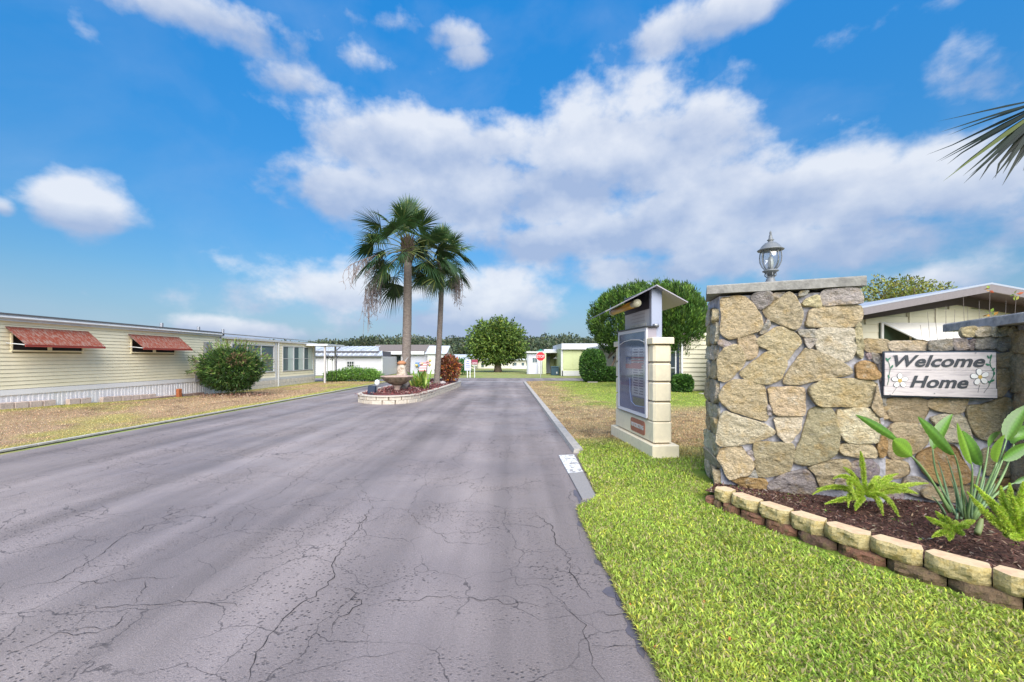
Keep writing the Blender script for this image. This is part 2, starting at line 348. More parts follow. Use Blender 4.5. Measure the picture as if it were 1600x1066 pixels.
# cracks traced on the near asphalt
crk = MB()
cpx = [([(388,1066),(400,1020),(430,985),(462,950),(513,915),(520,880),(540,850),(555,832),(583,790)],.011),
 ([(583,790),(570,770),(555,745),(583,735)],.006),([(513,917),(545,920),(565,945),(520,975),(514,1000)],.010),
 ([(565,945),(620,938),(690,934),(740,935),(800,945),(870,946)],.007),
 ([(583,795),(640,796),(655,820),(690,835),(700,848),(760,852)],.006),([(640,796),(650,775),(660,760),(680,750)],.006),
 ([(835,803),(860,820),(868,850),(885,865),(890,895),(908,920),(925,938)],.012),
 ([(880,946),(905,970),(920,1005),(925,1040),(945,1066)],.012),([(925,1010),(960,1010),(1007,1008)],.010),
 ([(690,800),(740,800),(835,803)],.005),([(760,910),(800,903),(850,905),(885,900)],.005),([(875,864),(920,866)],.005),
 ([(868,828),(905,828)],.004),([(560,880),(583,790)],.001),
 ([(0,928),(45,915),(85,910),(130,885),(165,860),(180,848),(195,838),(240,820),(270,808)],.010),
 ([(85,910),(150,912),(210,905),(235,903),(250,905),(285,900)],.008),([(235,903),(220,925),(208,947)],.009),
 ([(0,868),(40,855),(85,850),(130,845),(180,843)],.005),([(40,855),(75,835),(110,820),(150,808),(200,802),(250,793)],.004),
 ([(118,945),(150,952),(208,947),(250,945),(300,940),(390,945)],.009),([(208,948),(180,980),(150,990),(105,990),(75,988)],.008),
 ([(105,990),(130,965),(142,958)],.008),([(0,1020),(35,1016),(60,1005),(100,985),(180,978),(205,960)],.007),
 ([(50,1066),(70,1040),(108,1015)],.008),([(0,968),(50,965),(115,945)],.006),
 ([(250,793),(270,790),(262,800),(275,812)],.008),([(155,788),(170,795),(155,805),(200,802)],.007),
 ([(345,835),(370,805),(390,790),(430,775),(470,745),(505,720)],.006),([(350,829),(400,832),(420,836)],.008),
 ([(290,750),(330,742),(365,735),(395,720),(440,700),(470,686)],.006),([(500,705),(520,712),(505,722)],.006),
 ([(505,722),(530,715),(560,703),(600,685),(640,660),(660,640)],.007),([(320,745),(345,752),(370,750),(420,745),(465,743)],.005),
 ([(560,960),(575,1010),(580,1030)],.004),([(750,760),(760,740),(770,745)],.006),([(660,750),(668,735),(690,720),(710,705)],.004),
 ([(840,752),(880,764)],.006),([(760,762),(820,764),(880,763)],.006),([(960,918),(965,940),(985,935),(975,960),(950,962),(940,955)],.012),
 ([(430,1066),(520,1040),(600,1025),(640,1015)],.004)]
for pts, w in cpx:
    q = [G(*p) for p in pts]; path = [q[0]]
    for a, b_ in zip(q, q[1:]):
        d = (b_-a); n = max(3, int(d.length/.045)); s = Vector((-d.y, d.x, 0)).normalized()
        for k in range(1, n+1):
            p = a+d*k/n
            if k < n: p += s*random.gauss(0, min(.018, d.length*.06))
            path.append(p)
    last = None
    for i, p in enumerate(path):
        t = (path[min(i+1, len(path)-1)]-path[max(i-1, 0)]).normalized(); s = Vector((-t.y, t.x, 0))
        e = min(i, len(path)-1-i); ww = w*.50*random.uniform(.35, 1.3)*min(1, .25+e*.2)*.5
        cur = (p+s*ww+Vector((0, 0, .004)), p-s*ww+Vector((0, 0, .004)))
        if last: crk.quad(last[0], last[1], cur[1], cur[0])
        last = cur
crk.build('crack', mat('crack_dark', (.022, .018, .02), .95), road, kind='stuff')
# fresh sealer blots along the right edge of the asphalt
tar = MB()
for px, py, r, a in [(975,925,.17,1.9),(950,880,.13,2.2),(1000,985,.14,1.8),(905,775,.10,3),(920,815,.11,2.2)]:
    cpt = G(px, py); pts = []
    for k in range(26):
        th = 2*math.pi*k/26; rr = r*(.62+.75*mnoise.noise(Vector((math.cos(th)*1.5+px, math.sin(th)*1.5, py)))+.12*mnoise.noise(Vector((math.cos(th)*5, math.sin(th)*5+px, py))))
        pts.append((cpt.x+abs(rr)*math.cos(th), cpt.y+abs(rr)*math.sin(th)*a, .003))
    n = len(tar.v); tar.v += pts; tar.f.append(tuple(range(n, n+26)))
tar.build('sealer_patch', mat('black_sealer', (.10, .09, .108), .45, var=.15), road, kind='stuff')
# kerbs
conc = mat('kerb_concrete', (.42, .39, .36), .85, var=.14, vscale=9, bump=.003, bscale=80, col2=(.30, .28, .25), mixlo=.42, mixhi=.7)
ks = 12
for i in range(ks):
    y0 = 7.12+i*1.74; y1 = y0+1.73; f0 = lambda y: 1.03-.28*(y-7.1)/20.7
    bb = MB(); x0, x1 = f0(y0), f0(y1)
    bb.v = [(x0,y0,-.02),(x0+.19,y0,-.02),(x1+.19,y1,-.02),(x1,y1,-.02),(x0+.02,y0,.07),(x0+.16,y0,.08),(x1+.16,y1,.08),(x1+.02,y1,.07)]
    bb.f = [(0,3,2,1),(4,5,6,7),(0,1,5,4),(1,2,6,5),(2,3,7,6),(3,0,4,7)]
    o = bb.build('kerb', conc, kind='structure')
p = [G(873,713), G(897,712), G(932,779), G(910,782)]
pm = p[0].lerp(p[3], .50), p[1].lerp(p[2], .50)
up = Vector((0, 0, .018))
MB().prism([pm[0]+up, pm[1]+up, p[2]+up, p[3]+up], (0, 0, -.03)).build('kerb_strip', mat('pale_concrete', (.25, .235, .23), .8, var=.12, vscale=14, bump=.002), kind='structure')
MB().prism([p[0]+up, p[1]+up, pm[1]+up, pm[0]+up], (0, 0, -.03)).build('painted_kerb_strip', mat('flaking_paint', (.66, .66, .66), .7, vscale=17, col2=(.25, .23, .23), mixlo=.52, mixhi=.57), kind='structure')
for i in range(9):
    y0 = -3+i*3.6; y1 = y0+3.58; f0 = lambda y: -8.75+.33*(y-7.2)/17.4
    MB().prism([(f0(y0)-.12, y0, .02), (f0(y0), y0, .02), (f0(y1), y1, .02), (f0(y1)-.12, y1, .02)], (0, 0, -.03)).build('concrete_edging', conc, kind='structure')
# lawns as height sheets with turf colour
GR = np.array((.17, .29, .035)); GR2 = np.array((.30, .38, .055)); BR = np.array((.40, .275, .18)); YL = np.array((.42, .33, .10)); DK = np.array((.10, .06, .035))
def turf_R(x, y):
    n = fbm(x, y, .55, 1); n2 = fbm(x, y, 2.2, 2); n3 = fbm(x, y*1, 6, 3)
    dry = np.clip(sst(6.6, 8.2, y+(.5-n)*3)*(1-sst(12.0, 15.0, y+(n-.5)*4)*sst(1.6, 3.6, x+(n2-.5)*3)*.92), 0, 1)
    dry = np.clip(dry*sst(.20, .42, n*.6+n2*.4+.05), 0, 1)*.92+.06*n3
    g = GR[None]*(1-n2[:, None])+GR2[None]*n2[:, None]
    br = BR*(1-.5*n3[:, None])+YL*.5*n3[:, None]
    k = dry[:, None]*1.0
    c = g*(1-k)+br*k
    c = c*(.72+.5*fbm(x, y, 1.7, 22)[:, None]); c = c*(1-.4*k*sst(.58, .70, fbm(x, y, 4.5, 23))[:, None])
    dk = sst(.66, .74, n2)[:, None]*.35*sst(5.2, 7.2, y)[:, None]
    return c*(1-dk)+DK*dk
def turf_L(x, y):
    n = fbm(x, y*.5, .6, 4); n2 = fbm(x, y, 2.5, 5)
    e = sst(-9.35, -8.8, x)+sst(-12.1, -12.8, x)*.8+sst(.58, .75, n)*.7+sst(20, 27, y)*.25
    e = np.clip(e, 0, 1)[:, None]*.8
    br = (BR*1.02)*(1-n2[:, None]*.25)+YL*.25*n2[:, None]; br = br*(.72+.5*fbm(x, y*.6, 1.1, 12)[:, None]); br = br*(1-.35*sst(.60, .72, fbm(x, y*.7, 4.0, 15))[:, None])
    g = YL*.45+GR2*.55
    gb = sst(15.5, 17, y)[:, None]*sst(-9.7, -9.0, x)[:, None]*sst(27, 24, y)[:, None]
    g = g*(1-gb)+GR2*gb
    return br*(1-e)+g*e
def zL(x, y):
    zb = np.maximum(.012, .28-.034*(y-10.9)); t = np.clip((-8.6-x)/4.6, 0, 1); t = t*t*(3-2*t)
    return .006+zb*t+.025*(fbm(x, y, 1.2, 6)-.4)*np.clip(t*6, 0, 1)
RE = [(-6,.80),(1.5,.79),(2.087,.758),(2.35,.747),(2.64,.735),(3.06,.742),(3.46,.708),(3.91,.70),(4.3,.69),(4.5,.72),(4.62,.86),(4.78,.96),(4.9,1.0),(5.4,1.03),(6.2,1.06),(6.9,1.10),(7.1,1.19),(8,1.2),(29,.93)]
def zR(x, y): return .012+.03*(fbm(x, y, .9, 7))+sst(1.2, 2.2, x)*.03
def xR(y): return np.interp(y, [a for a, _ in RE], [b_ for _, b_ in RE])
SOIL = mat('turf_base', (0, 0, 0), .95, attr=True, var=.35, vscale=18, bump=.012, bscale=55, spec=.15)
def sheet(name, ys, edge, x1, nx, zf, cf, flip=False, pw=1.6):
    ys = np.asarray(ys); t = (np.linspace(0, 1, nx))**pw
    X = edge(ys)[:, None]*(1-t)+x1*t; Y = np.repeat(ys[:, None], nx, 1)
    x, y = X.ravel(), Y.ravel(); V = np.stack([x, y, zf(x, y)], 1)
    i = (np.arange(len(ys)-1)[:, None]*nx+np.arange(nx-1)).ravel()[:, None]
    Fc = np.concatenate([i, i+1, i+nx+1, i+nx], 1) if not flip else np.concatenate([i, i+nx, i+nx+1, i+1], 1)
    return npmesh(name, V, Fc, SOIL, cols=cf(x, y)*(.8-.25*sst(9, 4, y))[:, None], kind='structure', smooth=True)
yr = np.concatenate([np.linspace(-4, 1.5, 8), np.linspace(1.6, 7.5, 140), np.linspace(7.6, 29, 120)])
def xRj(y): return xR(y)+.035*(fbm(y, y*0, 7, 9)-.5)*sst(9, 6, y)
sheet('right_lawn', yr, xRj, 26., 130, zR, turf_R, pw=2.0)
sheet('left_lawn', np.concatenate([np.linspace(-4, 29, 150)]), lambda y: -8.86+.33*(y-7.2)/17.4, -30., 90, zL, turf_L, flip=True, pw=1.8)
# blades of grass
GRASS = mat('grass_blade', (0, 0, 0), .6, attr=True, trans=.35, spec=.3)
def blades(name, x, y, z, h, w, cols, label):
    n = len(x); th = RNG.uniform(0, 2*np.pi, n); lean = RNG.uniform(.35, 1.5, n)
    d = np.stack([np.cos(th), np.sin(th), np.zeros(n)], 1); ph = RNG.uniform(0, 2*np.pi, n)
    s = np.stack([np.cos(ph), np.sin(ph), np.zeros(n)], 1)*(w*RNG.uniform(.6, 1.3, n))[:, None]*.5
    hh = (h*RNG.uniform(.5, 1.4, n))[:, None]; up = np.array([0, 0, 1.]); base = np.stack([x, y, z-.004], 1)
    sl = np.sin(lean)[:, None]; cl = np.cos(lean)[:, None]
    m = base+(d*sl*.4+up*(cl*.45+.18))*hh; t = base+(d*sl*1.0+up*(cl*.8+.1))*hh
    V = np.stack([base-s*.8, base+s*.8, m+s, m-s, t], 1).reshape(-1, 3); i = np.arange(n)[:, None]*5
    Fc = np.concatenate([i+[0, 1, 2], i+[0, 2, 3], i+[3, 2, 4]], 0)
    o = npmesh(name, V, Fc, GRASS, cols=np.repeat(cols, 5, 0), kind='stuff'); return tag(o, label, 'grass')
def gcol(c, n):
    c = c*1.50*np.array((1.04, 1.0, 1.10)); k = RNG.uniform(0, 1, n); c = c*(1+RNG.normal(0, .30, (n, 1)))
    tan = k < .22; c[tan] = np.array((.42, .36, .17))*(1+RNG.normal(0, .15, (tan.sum(), 1)))
    yl = (k > .22) & (k < .34); c[yl] = c[yl]*np.array((1.5, 1.15, 1.0)); return np.clip(c, .005, .8)
BEDX = [(4.6,2.02),(4.4,2.10),(3.88,2.26),(3.43,2.41),(3.06,2.64),(2.82,2.83),(2.54,3.05),(2.2,3.35),(1.8,3.8)]
def bedx(y): return np.interp(y, [a for a, _ in BEDX[::-1]], [b_ for _, b_ in BEDX[::-1]])
def sampR(n, y0, y1, xm, p=1.0):
    y = y0+(y1-y0)*RNG.uniform(0, 1, n)**p; x0 = xR(y); x = x0+(np.minimum(xm, 1.3*y+.3)-x0)*RNG.uniform(-.004, 1, n)-.05*fbm(y, y*0, 9, 14)*(RNG.uniform(0, 1, n) < .5)*0
    k = ~((y < 4.75) & (x > bedx(y))) & ~((x > 2.17) & (x < 2.6) & (y > 6.5) & (y < 8.6))
    k &= ~((y >= 4.7) & (y < 5.8) & (x > 2.4+.0*y) & (x+.443*y > 4.58))
    return x[k], y[k]
ye = RNG.uniform(1.7, 7.1, 5000); xe = xR(ye)-.055*fbm(ye, ye*0, 6, 14)*RNG.uniform(0, 1, 5000)**.6+.01
blades('grass', xe, ye, zR(xe, ye)*.3, .035, .008, gcol(turf_R(xe, ye)*.8+BR*.25, 5000), 'ragged grass fringe creeping over the asphalt edge')
x, y = sampR(140000, 1.7, 5.2, 3.6, 1.15)
blades('grass', x, y, zR(x, y), .040*(.7+.7*fbm(x, y, 3.5, 21)), .0088, gcol(turf_R(x, y), len(x)), 'lush green lawn between the road and the stone block border')
n_ = 22000; x = RNG.uniform(3.2, 6.5, n_); y = RNG.uniform(1.0, 3.4, n_)
k_ = (x > 1.55*y+.0) & (x+.5*y < 8.2) & ((y < 2.6) | (x > 5.3)); x, y = x[k_], y[k_]
blades('grass', x, y, zR(x, y), .045, .011, gcol(turf_R(x, y), len(x)), 'lawn beyond the end of the block border at the right edge')
x, y = sampR(90000, 5.2, 11, 6.0, 1.2)
tall = 1-.45*sst(7, 9, y)
blades('grass', x, y, zR(x, y), .05*tall, .012, gcol(turf_R(x, y), len(x)), 'patchy green and brown grass around the information kiosk')
x, y = sampR(70000, 11, 28.5, 14, 1.0)
blades('grass', x, y, zR(x, y), .035, .02, gcol(turf_R(x, y), len(x)), 'dry grass in front of the rounded trees')
n = 110000; y = 6+23*RNG.uniform(0, 1, n)**1.3; x = (-8.86+.33*(y-7.2)/17.4)+.03-RNG.uniform(0, 1, n)**1.2*4.3
blades('grass', x, y, zL(x, y), .022+0*y, .008+.0006*y, gcol(turf_L(x, y), n), 'tan dry lawn between the road and the cream mobile home')
# a few fallen orange leaves and straw on the near lawn
fl = [(1008,967),(1063,990),(1140,998),(985,945),(1025,1010),(1056,1010),(1470,950),(1100,940),(1180,870)]
FLL = ['fallen orange leaf on the lawn, nearest the cracked asphalt edge','fallen orange leaf in the open lawn left of centre of the grass','fallen orange leaf farthest right in the open near lawn','tan fallen leaf at the very edge where lawn meets asphalt','brown fallen leaf closest to the bottom of the lawn edge','small brown leaf just right of the lawn edge near the bottom','grey-brown leaf lying below the dark red edging blocks at right','orange leaf in mid lawn above the others','orange leaf nearest the curved block border']
for (px, py), flab in zip(fl, FLL):
    g = G(px, py, .045); a = random.uniform(0, 6.3); d = Vector((math.cos(a), math.sin(a), .1)); s = Vector((-d.y, d.x, .25))
    o = MB().quad(g-d*.02, g+s*.008, g+d*.022, g-s*.008).build('fallen_leaf', mat('orange_leaf', (.45, .13, .03), .7, var=.2))
    tag(o, flab, 'leaf', 'fallen leaves scattered on the near lawn')
# ---------------------------------------------------------------- stone entrance wall
DV = Vector((.9143, -.4050, 0)); NV = Vector((-.4050, -.9143, 0)); UP = Vector((0, 0, 1)); CAMP = Vector((0, 0, CH))
P0 = Vector((2.348, 5.094, 0)); Q0 = P0-NV*.24
def onpl(px, py, o):
    r = Vector(((px-CX)/F, 1, (HY-py)/F)); t = (o-CAMP).dot(NV)/r.dot(NV); return CAMP+r*t
def st(px, py, o):
    p = onpl(px, py, o); return ((p-o).dot(DV), p.z)
def stone_mat():
    m = bpy.data.materials.new('quarried_stone'); m.use_nodes = True; nt = m.node_tree; B = nt.nodes['Principled BSDF']
    N = nt.nodes.new; L = nt.links.new
    g = N('ShaderNodeNewGeometry'); oi = N('ShaderNodeObjectInfo')
    at = N('ShaderNodeAttribute'); at.attribute_name = 'Col'
    def nz(s, d, r, st=(1, 1, 1)):
        mp = N('ShaderNodeMapping'); mp.inputs['Scale'].default_value = st; L(g.outputs['Position'], mp.inputs[0])
        n = N('ShaderNodeTexNoise'); n.inputs['Scale'].default_value = s; n.inputs['Detail'].default_value = d; n.inputs['Roughness'].default_value = r
        L(mp.outputs[0], n.inputs['Vector']); return n.outputs[0]
    def mr(x, a, b, c, d):
        n = N('ShaderNodeMapRange'); L(x, n.inputs[0])
        for i, v in enumerate((a, b, c, d)): n.inputs[i+1].default_value = v
        return n.outputs[0]
    def mix(f, a, b, t='MIX'):
        n = N('ShaderNodeMix'); n.data_type = 'RGBA'; n.blend_type = t
        if isinstance(f, float): n.inputs[0].default_value = f
        else: L(f, n.inputs[0])
        for i, v in ((6, a), (7, b)):
            if isinstance(v, tuple): n.inputs[i].default_value = v
            else: L(v, n.inputs[i])
        return n.outputs[2]
    c = at.outputs['Color']
    c = mix(mr(nz(7, 6, .6), .50, .68, 0, .6), c, (.62, .42, .16, 1))      # ochre stain
    c = mix(mr(nz(3.2, 6, .65, (2.2, 2.2, .7)), .63, .72, 0, .6), c, (.36, .15, .05, 1))   # rust runs
    c = mix(mr(nz(11, 6, .7), .56, .66, 0, .5), c, (.74, .68, .55, 1))
    c = mix(1.0, c, mr(nz(34, 6, .75, (1, 1, 1.6)), .3, .7, .56, 1.30), 'MULTIPLY')
    h = N('ShaderNodeMath'); h.operation = 'ADD'; L(nz(15, 9, .68, (1, 1, 1.3)), h.inputs[0])
    h2 = N('ShaderNodeMath'); h2.operation = 'MULTIPLY'; L(nz(90, 4, .7), h2.inputs[0]); h2.inputs[1].default_value = .3; L(h2.outputs[0], h.inputs[1])
    bp = N('ShaderNodeBump'); bp.inputs['Distance'].default_value = .11; bp.inputs['Strength'].default_value = 1; L(h.outputs[0], bp.inputs['Height'])
    L(bp.outputs[0], B.inputs['Normal']); L(c, B.inputs['Base Color']); B.inputs['Roughness'].default_value = .85; B.inputs['Specular IOR Level'].default_value = .25
    return m
STONE = stone_mat()
MORT = mat('mortar', (.42, .41, .45), .9, var=.25, vscale=8, bump=.02, bscale=20, col2=(.22, .215, .24), mixlo=.45, mixhi=.7)
def stone(poly, org, parent, col, depth=.06, dv=DV, nv=NV, name='stone'):
    n = len(poly); out = []; per = sum(math.dist(poly[i], poly[(i+1) % n]) for i in range(n)); m = max(18, min(40, int(per/.028)))
    # round corners by one Chaikin pass, then resample
    q = []
    for i in range(n):
        a, b = poly[i], poly[(i+1) % n]; q += [(a[0]*.82+b[0]*.18, a[1]*.82+b[1]*.18), (a[0]*.18+b[0]*.82, a[1]*.18+b[1]*.82)]
    n = len(q); per = sum(math.dist(q[i], q[(i+1) % n]) for i in range(n)); acc = 0; k = 0; seg = 0
    lens = [math.dist(q[i], q[(i+1) % n]) for i in range(n)]; cum = [0]
    for l in lens: cum.append(cum[-1]+l)
    for j in range(m):
        d = per*j/m
        i = max(0, next(x for x in range(n) if cum[x+1] >= d)); f = (d-cum[i])/max(lens[i], 1e-9)
        a, b = q[i], q[(i+1) % n]; s, z = a[0]*(1-f)+b[0]*f, a[1]*(1-f)+b[1]*f
        w = .011; s += w*mnoise.noise(Vector((s*14, z*14, 3.3))); z += w*mnoise.noise(Vector((s*14, z*14, 9.3))); out.append((s, z))
    cs = sum(p[0] for p in out)/m; cz = sum(p[1] for p in out)/m
    out = [(cs+(p[0]-cs)*(1+.016/max(.05, per/8)), cz+(p[1]-cz)*(1+.016/max(.05, per/8))) for p in out]
    size = min(per/4, .3); tilt = (random.gauss(0, .10), random.gauss(0, .10))
    rings = [(1.0, -.5), (1.0, .70), (.985, .92), (.94, 1.0), (.82, 1.02), (.66, 1.03), (.5, 1.04), (.33, 1.05), (.16, 1.05)]
    V = []; Fc = []
    for sc, dd in rings:
        for s, z in out:
            s2 = cs+(s-cs)*sc; z2 = cz+(z-cz)*sc; d = dd*depth
            if dd > .7:
                nn = mnoise.noise(Vector((s2*9, z2*12, cs*7)))+.55*mnoise.noise(Vector((s2*24, z2*30, cs*7)))
                rid = abs(mnoise.noise(Vector((s2*13+5, z2*17, cs*3))))
                d += depth*(.34*nn-.5*rid+.12)+tilt[0]*(s2-cs)+tilt[1]*(z2-cz)
            V.append(org+dv*s2+UP*z2+nv*d)
    r = len(rings)
    for i in range(r-1):
        for k in range(m): Fc.append((i*m+k, i*m+(k+1) % m, (i+1)*m+(k+1) % m, (i+1)*m+k))
    V.append(org+dv*cs+UP*cz+nv*depth*1.1); c = len(V)-1
    for k in range(m): Fc.append(((r-1)*m+k, (r-1)*m+(k+1) % m, c))
    b = MB(); b.v = [tuple(v) for v in V]; b.f = Fc
    return b.build(name, STONE, parent, cols=[col]*len(V), smooth=True)
TAN = (.76, .61, .38); CRM = (.80, .70, .51); GRY = (.56, .50, .45); PUR = (.46, .38, .38); ORG = (.60, .38, .17); BRN = (.69, .56, .35)
def vc(c): k = random.uniform(.84, 1.16); return tuple(min(1, x*k*random.uniform(.96, 1.04)) for x in c)
A_ = lambda x, y: (1080+x/4.44, 360+y/4.44)
B_ = lambda x, y: (1080+x/4.44, 560+y/4.44)
C_ = lambda x, y: (1320+x/4.846, 480+y/4.846)
D_ = lambda x, y: (1240+x/4.442, 620+y/4.442)
base_p = P0.copy(); pil = thing('stone_pillar', base_p+DV*.8, 'tall entrance pillar of pale irregular stones with grey mortar and slab cap', 'pillar')
# mortar core
pts = [(1124,463),(1340,455),(1343,545),(1352,572),(1372,585),(1380,640),(1384,700),(1384,800),(1127,800)]
fr = [onpl(px, py, P0) for px, py in pts]
for p in fr: p.z = max(p.z, -.05); p -= NV*.006
cm = MB(); back = []
for i, p in enumerate(fr):
    s = (p-P0).dot(DV); back.append(p-NV*.62-DV*(.0+.13*(1-min(1, s/1.2))))
n = len(fr); cm.v = [tuple(p) for p in fr+back]; cm.f = [tuple(range(n)), tuple(range(2*n-1, n-1, -1))]+[(i, n+i, n+(i+1) % n, (i+1) % n) for i in range(n)]
cm.build('mortar_core', MORT, pil)
S1 = [([(205,480),(330,462),(390,482),(440,545),(480,600),(485,650),(460,700),(380,725),(270,755),(200,715),(215,600)],TAN),
([(425,470),(450,440),(550,440),(545,500),(480,548),(442,520)],GRY),([(555,485),(570,440),(640,435),(610,470)],GRY),
([(500,560),(560,500),(670,435),(700,450),(740,510),(765,590),(750,650),(715,690),(620,650),(530,610)],TAN),
([(740,460),(745,430),(810,425),(790,452)],GRY),([(770,515),(810,475),(870,455),(890,520),(870,535)],TAN),
([(890,470),(930,415),(1140,400),(1175,470),(1170,510),(1010,522),(895,522)],GRY),
([(800,650),(820,570),(880,535),(1160,523),(1175,590),(1150,640),(1090,672),(830,672)],TAN),
([(475,710),(500,660),(520,620),(545,650),(510,715)],GRY),
([(455,765),(530,720),(610,670),(680,700),(730,740),(750,780),(710,820),(655,900),(570,850),(480,800)],BRN),
([(745,700),(850,685),(855,740),(770,738)],GRY),([(778,750),(856,748),(845,800),(812,818)],GRY),
([(865,800),(860,690),(1110,682),(1125,740),(1130,850),(1050,915),(980,890),(880,840)],CRM),
([(325,760),(360,735),(440,730),(460,850),(420,885),(370,885),(345,830)],TAN),
([(185,880),(230,820),(310,800),(350,840),(372,900),(350,945),(250,1045),(185,1025)],TAN),
([(190,790),(210,755),(280,795),(230,815)],GRY),
([(335,990),(440,905),(540,840),(600,870),(655,910),(640,960),(605,1030),(530,1063),(400,1040)],BRN),
([(640,1050),(690,960),(780,830),(830,825),(1000,900),(1095,950),(1100,990),(1060,1010),(900,1030),(760,1068),(680,1068)],TAN),
([(1140,1010),(1150,935),(1200,908),(1260,925),(1298,1000),(1280,1028),(1180,1024)],ORG),
([(1125,690),(1158,645),(1185,700),(1190,890),(1140,850)],BRN)]
S2 = [([(190,270),(230,210),(280,155),(380,155),(500,180),(520,320),(520,420),(480,425),(400,395),(270,360)],BRN),
([(535,220),(560,203),(770,205),(780,230),(775,380),(755,392),(580,388),(545,290)],TAN),
([(575,405),(765,402),(740,500),(690,570),(640,570),(600,520)],CRM),
([(175,600),(195,430),(235,365),(350,410),(480,445),(570,500),(560,525),(430,578),(300,600)],CRM),
([(180,690),(215,625),(340,612),(375,660),(430,730),(400,790),(270,825),(240,800),(220,740)],TAN),
([(430,595),(480,582),(700,590),(705,650),(680,770),(620,790),(480,820),(455,760)],BRN),
([(815,230),(840,190),(920,145),(1200,140),(1270,180),(1270,250),(1220,338),(1000,328),(880,333)],BRN),
([(710,690),(760,560),(800,440),(820,360),(870,342),(970,355),(1000,430),(1020,530),(1000,640),(930,700),(790,733),(720,720)],BRN),
([(1005,370),(1100,355),(1232,352),(1280,400),(1300,480),(1285,560),(1240,583),(1060,575),(1030,500)],CRM),
([(1040,600),(1060,592),(1230,592),(1280,660),(1260,690),(1060,670),(1035,640)],TAN),
([(530,920),(545,860),(640,800),(790,770),(820,800),(865,900),(850,930),(700,945)],PUR),
([(265,830),(300,820),(500,835),(520,850),(520,940),(450,960),(380,900)],ORG),
([(815,760),(830,745),(1000,702),(1080,707),(1085,770),(1010,800),(960,890),(890,880),(865,800)],BRN),
([(1100,760),(1120,722),(1230,702),(1280,740),(1270,800),(1180,830)],PUR),
([(1275,185),(1310,270),(1330,385),(1300,398),(1245,345),(1270,260)],BRN),([(1300,560),(1318,500),(1345,550),(1345,655),(1310,678),(1275,615)],ORG),
([(385,650),(420,640),(435,690),(410,700)],GRY),([(525,330),(550,330),(555,390),(525,390)],GRY),([(390,800),(440,770),(455,825),(400,830)],GRY),
([(1010,810),(1085,790),(1100,840),(1060,880),(990,890)],GRY)]
for polys, T in ((S1, A_), (S2, B_)):
    for poly, c in polys:
        q = [st(*T(x, y), P0) for x, y in poly]
        o = stone(q, P0, pil, vc(c), depth=.048)
# left flank stones on the side face
c0 = fr[0].copy(); c0.z = 0; c1 = back[0].copy(); c1.z = 0
sdv = (c1-c0).normalized(); snv = Vector((-sdv.y, sdv.x, 0)); 
if snv.x > 0: snv = -snv
zz = 0.02
random.seed(5)
while zz < 2.2:
    h = random.uniform(.14, .30); h = min(h, 2.3-zz); x0 = .02
    cut = random.choice([(.02, .60), (.02, .3, .6), (.02, .38, .6)])
    for a, b in zip(cut, cut[1:]):
        j = lambda: random.uniform(-.025, .025)
        q = [(a+.01+j()*.3, zz+.015), (b-.02, zz+.015+j()), (b-.02+j()*.3, zz+h-.02+j()), ((a+b)/2, zz+h-.01), (a+.01, zz+h-.02+j())]
        stone(q, c0, pil, vc(random.choice([TAN, CRM, CRM, BRN])), depth=.035, dv=sdv, nv=snv)
    zz += h
CAPM = mat('weathered_concrete', (.29, .275, .25), .9, var=.2, vscale=7, col2=(.17, .16, .15), mixlo=.42, mixhi=.68, bump=.006, bscale=50)
def slab(o, dv, nv, length, dep, z0, z1, name, parent, m=None, seg=14):
    b = MB(); rows = []
    for i in range(seg+1):
        s = length*i/seg; w = lambda k: .006*mnoise.noise(Vector((s*5, k*3.1, z0*9)))
        f = o+dv*s; sec = [(0+w(1), z0+w(2)), (-.004+w(3), z1-.012+w(4)), (-.014, z1), (-dep, z1), (-dep, z0)]
        b.v += [tuple(f+nv*a+UP*z) for a, z in sec]
    for i in range(seg):
        for k in range(5): b.f.append((i*5+k, i*5+(k+1) % 5, (i+1)*5+(k+1) % 5, (i+1)*5+k))
    b.f.append((4, 3, 2, 1, 0)); e = seg*5; b.f.append((e, e+1, e+2, e+3, e+4))
    return b.build(name, m or CAPM, parent)
slab(Vector((2.32, 5.03, 0))-NV*0+NV*.0, DV, NV, 1.52, .78, 2.365, 2.468, 'cap_slab', pil)
# lantern on the cap
lm = mat('lantern_grey', (.16, .17, .18), .45, var=.15, vscale=30)
LP_ = P(1204, 437, 4.98); LP_.z = 2.468; lan = thing('post_lantern', LP_, 'grey ribbed globe lantern with pointed finial on the pillar cap', 'lantern')
MB().lathe([(.062,0),(.062,.03),(.05,.045),(.045,.07),(.03,.085),(.03,.10)], LP_, 16).build('base', lm, lan, True)
MB().lathe([(.03,.10),(.06,.145),(.085,.155),(.085,.165),(.06,.175),(.055,.185)], LP_, 20).build('bowl', lm, lan, True)
for k in range(6):
    a = 2*math.pi*k/6+.3; MB().tube([LP_+Vector((math.cos(a)*r, math.sin(a)*r, z)) for r, z in ((.035,.085),(.06,.11),(.055,.14),(.07,.155))], .006, 6).build('scroll', lm, lan)
prof = [(.060,.18),(.088,.215),(.108,.265),(.113,.32),(.108,.37),(.095,.405)]
for k in range(8):
    a = 2*math.pi*k/8+.2; MB().tube([LP_+Vector((math.cos(a)*r, math.sin(a)*r, z)) for r, z in prof], .0055, 6).build('rib', lm, lan)
gl = bpy.data.materials.new('clear_glass'); gl.use_nodes = True; gn = gl.node_tree
tr = gn.nodes.new('ShaderNodeBsdfTransparent'); gb = gn.nodes.new('ShaderNodeBsdfGlossy'); gb.inputs['Roughness'].default_value = .06
fz = gn.nodes.new('ShaderNodeMixShader'); fz.inputs[0].default_value = .13; tr.inputs[0].default_value = (.86, .88, .9, 1)
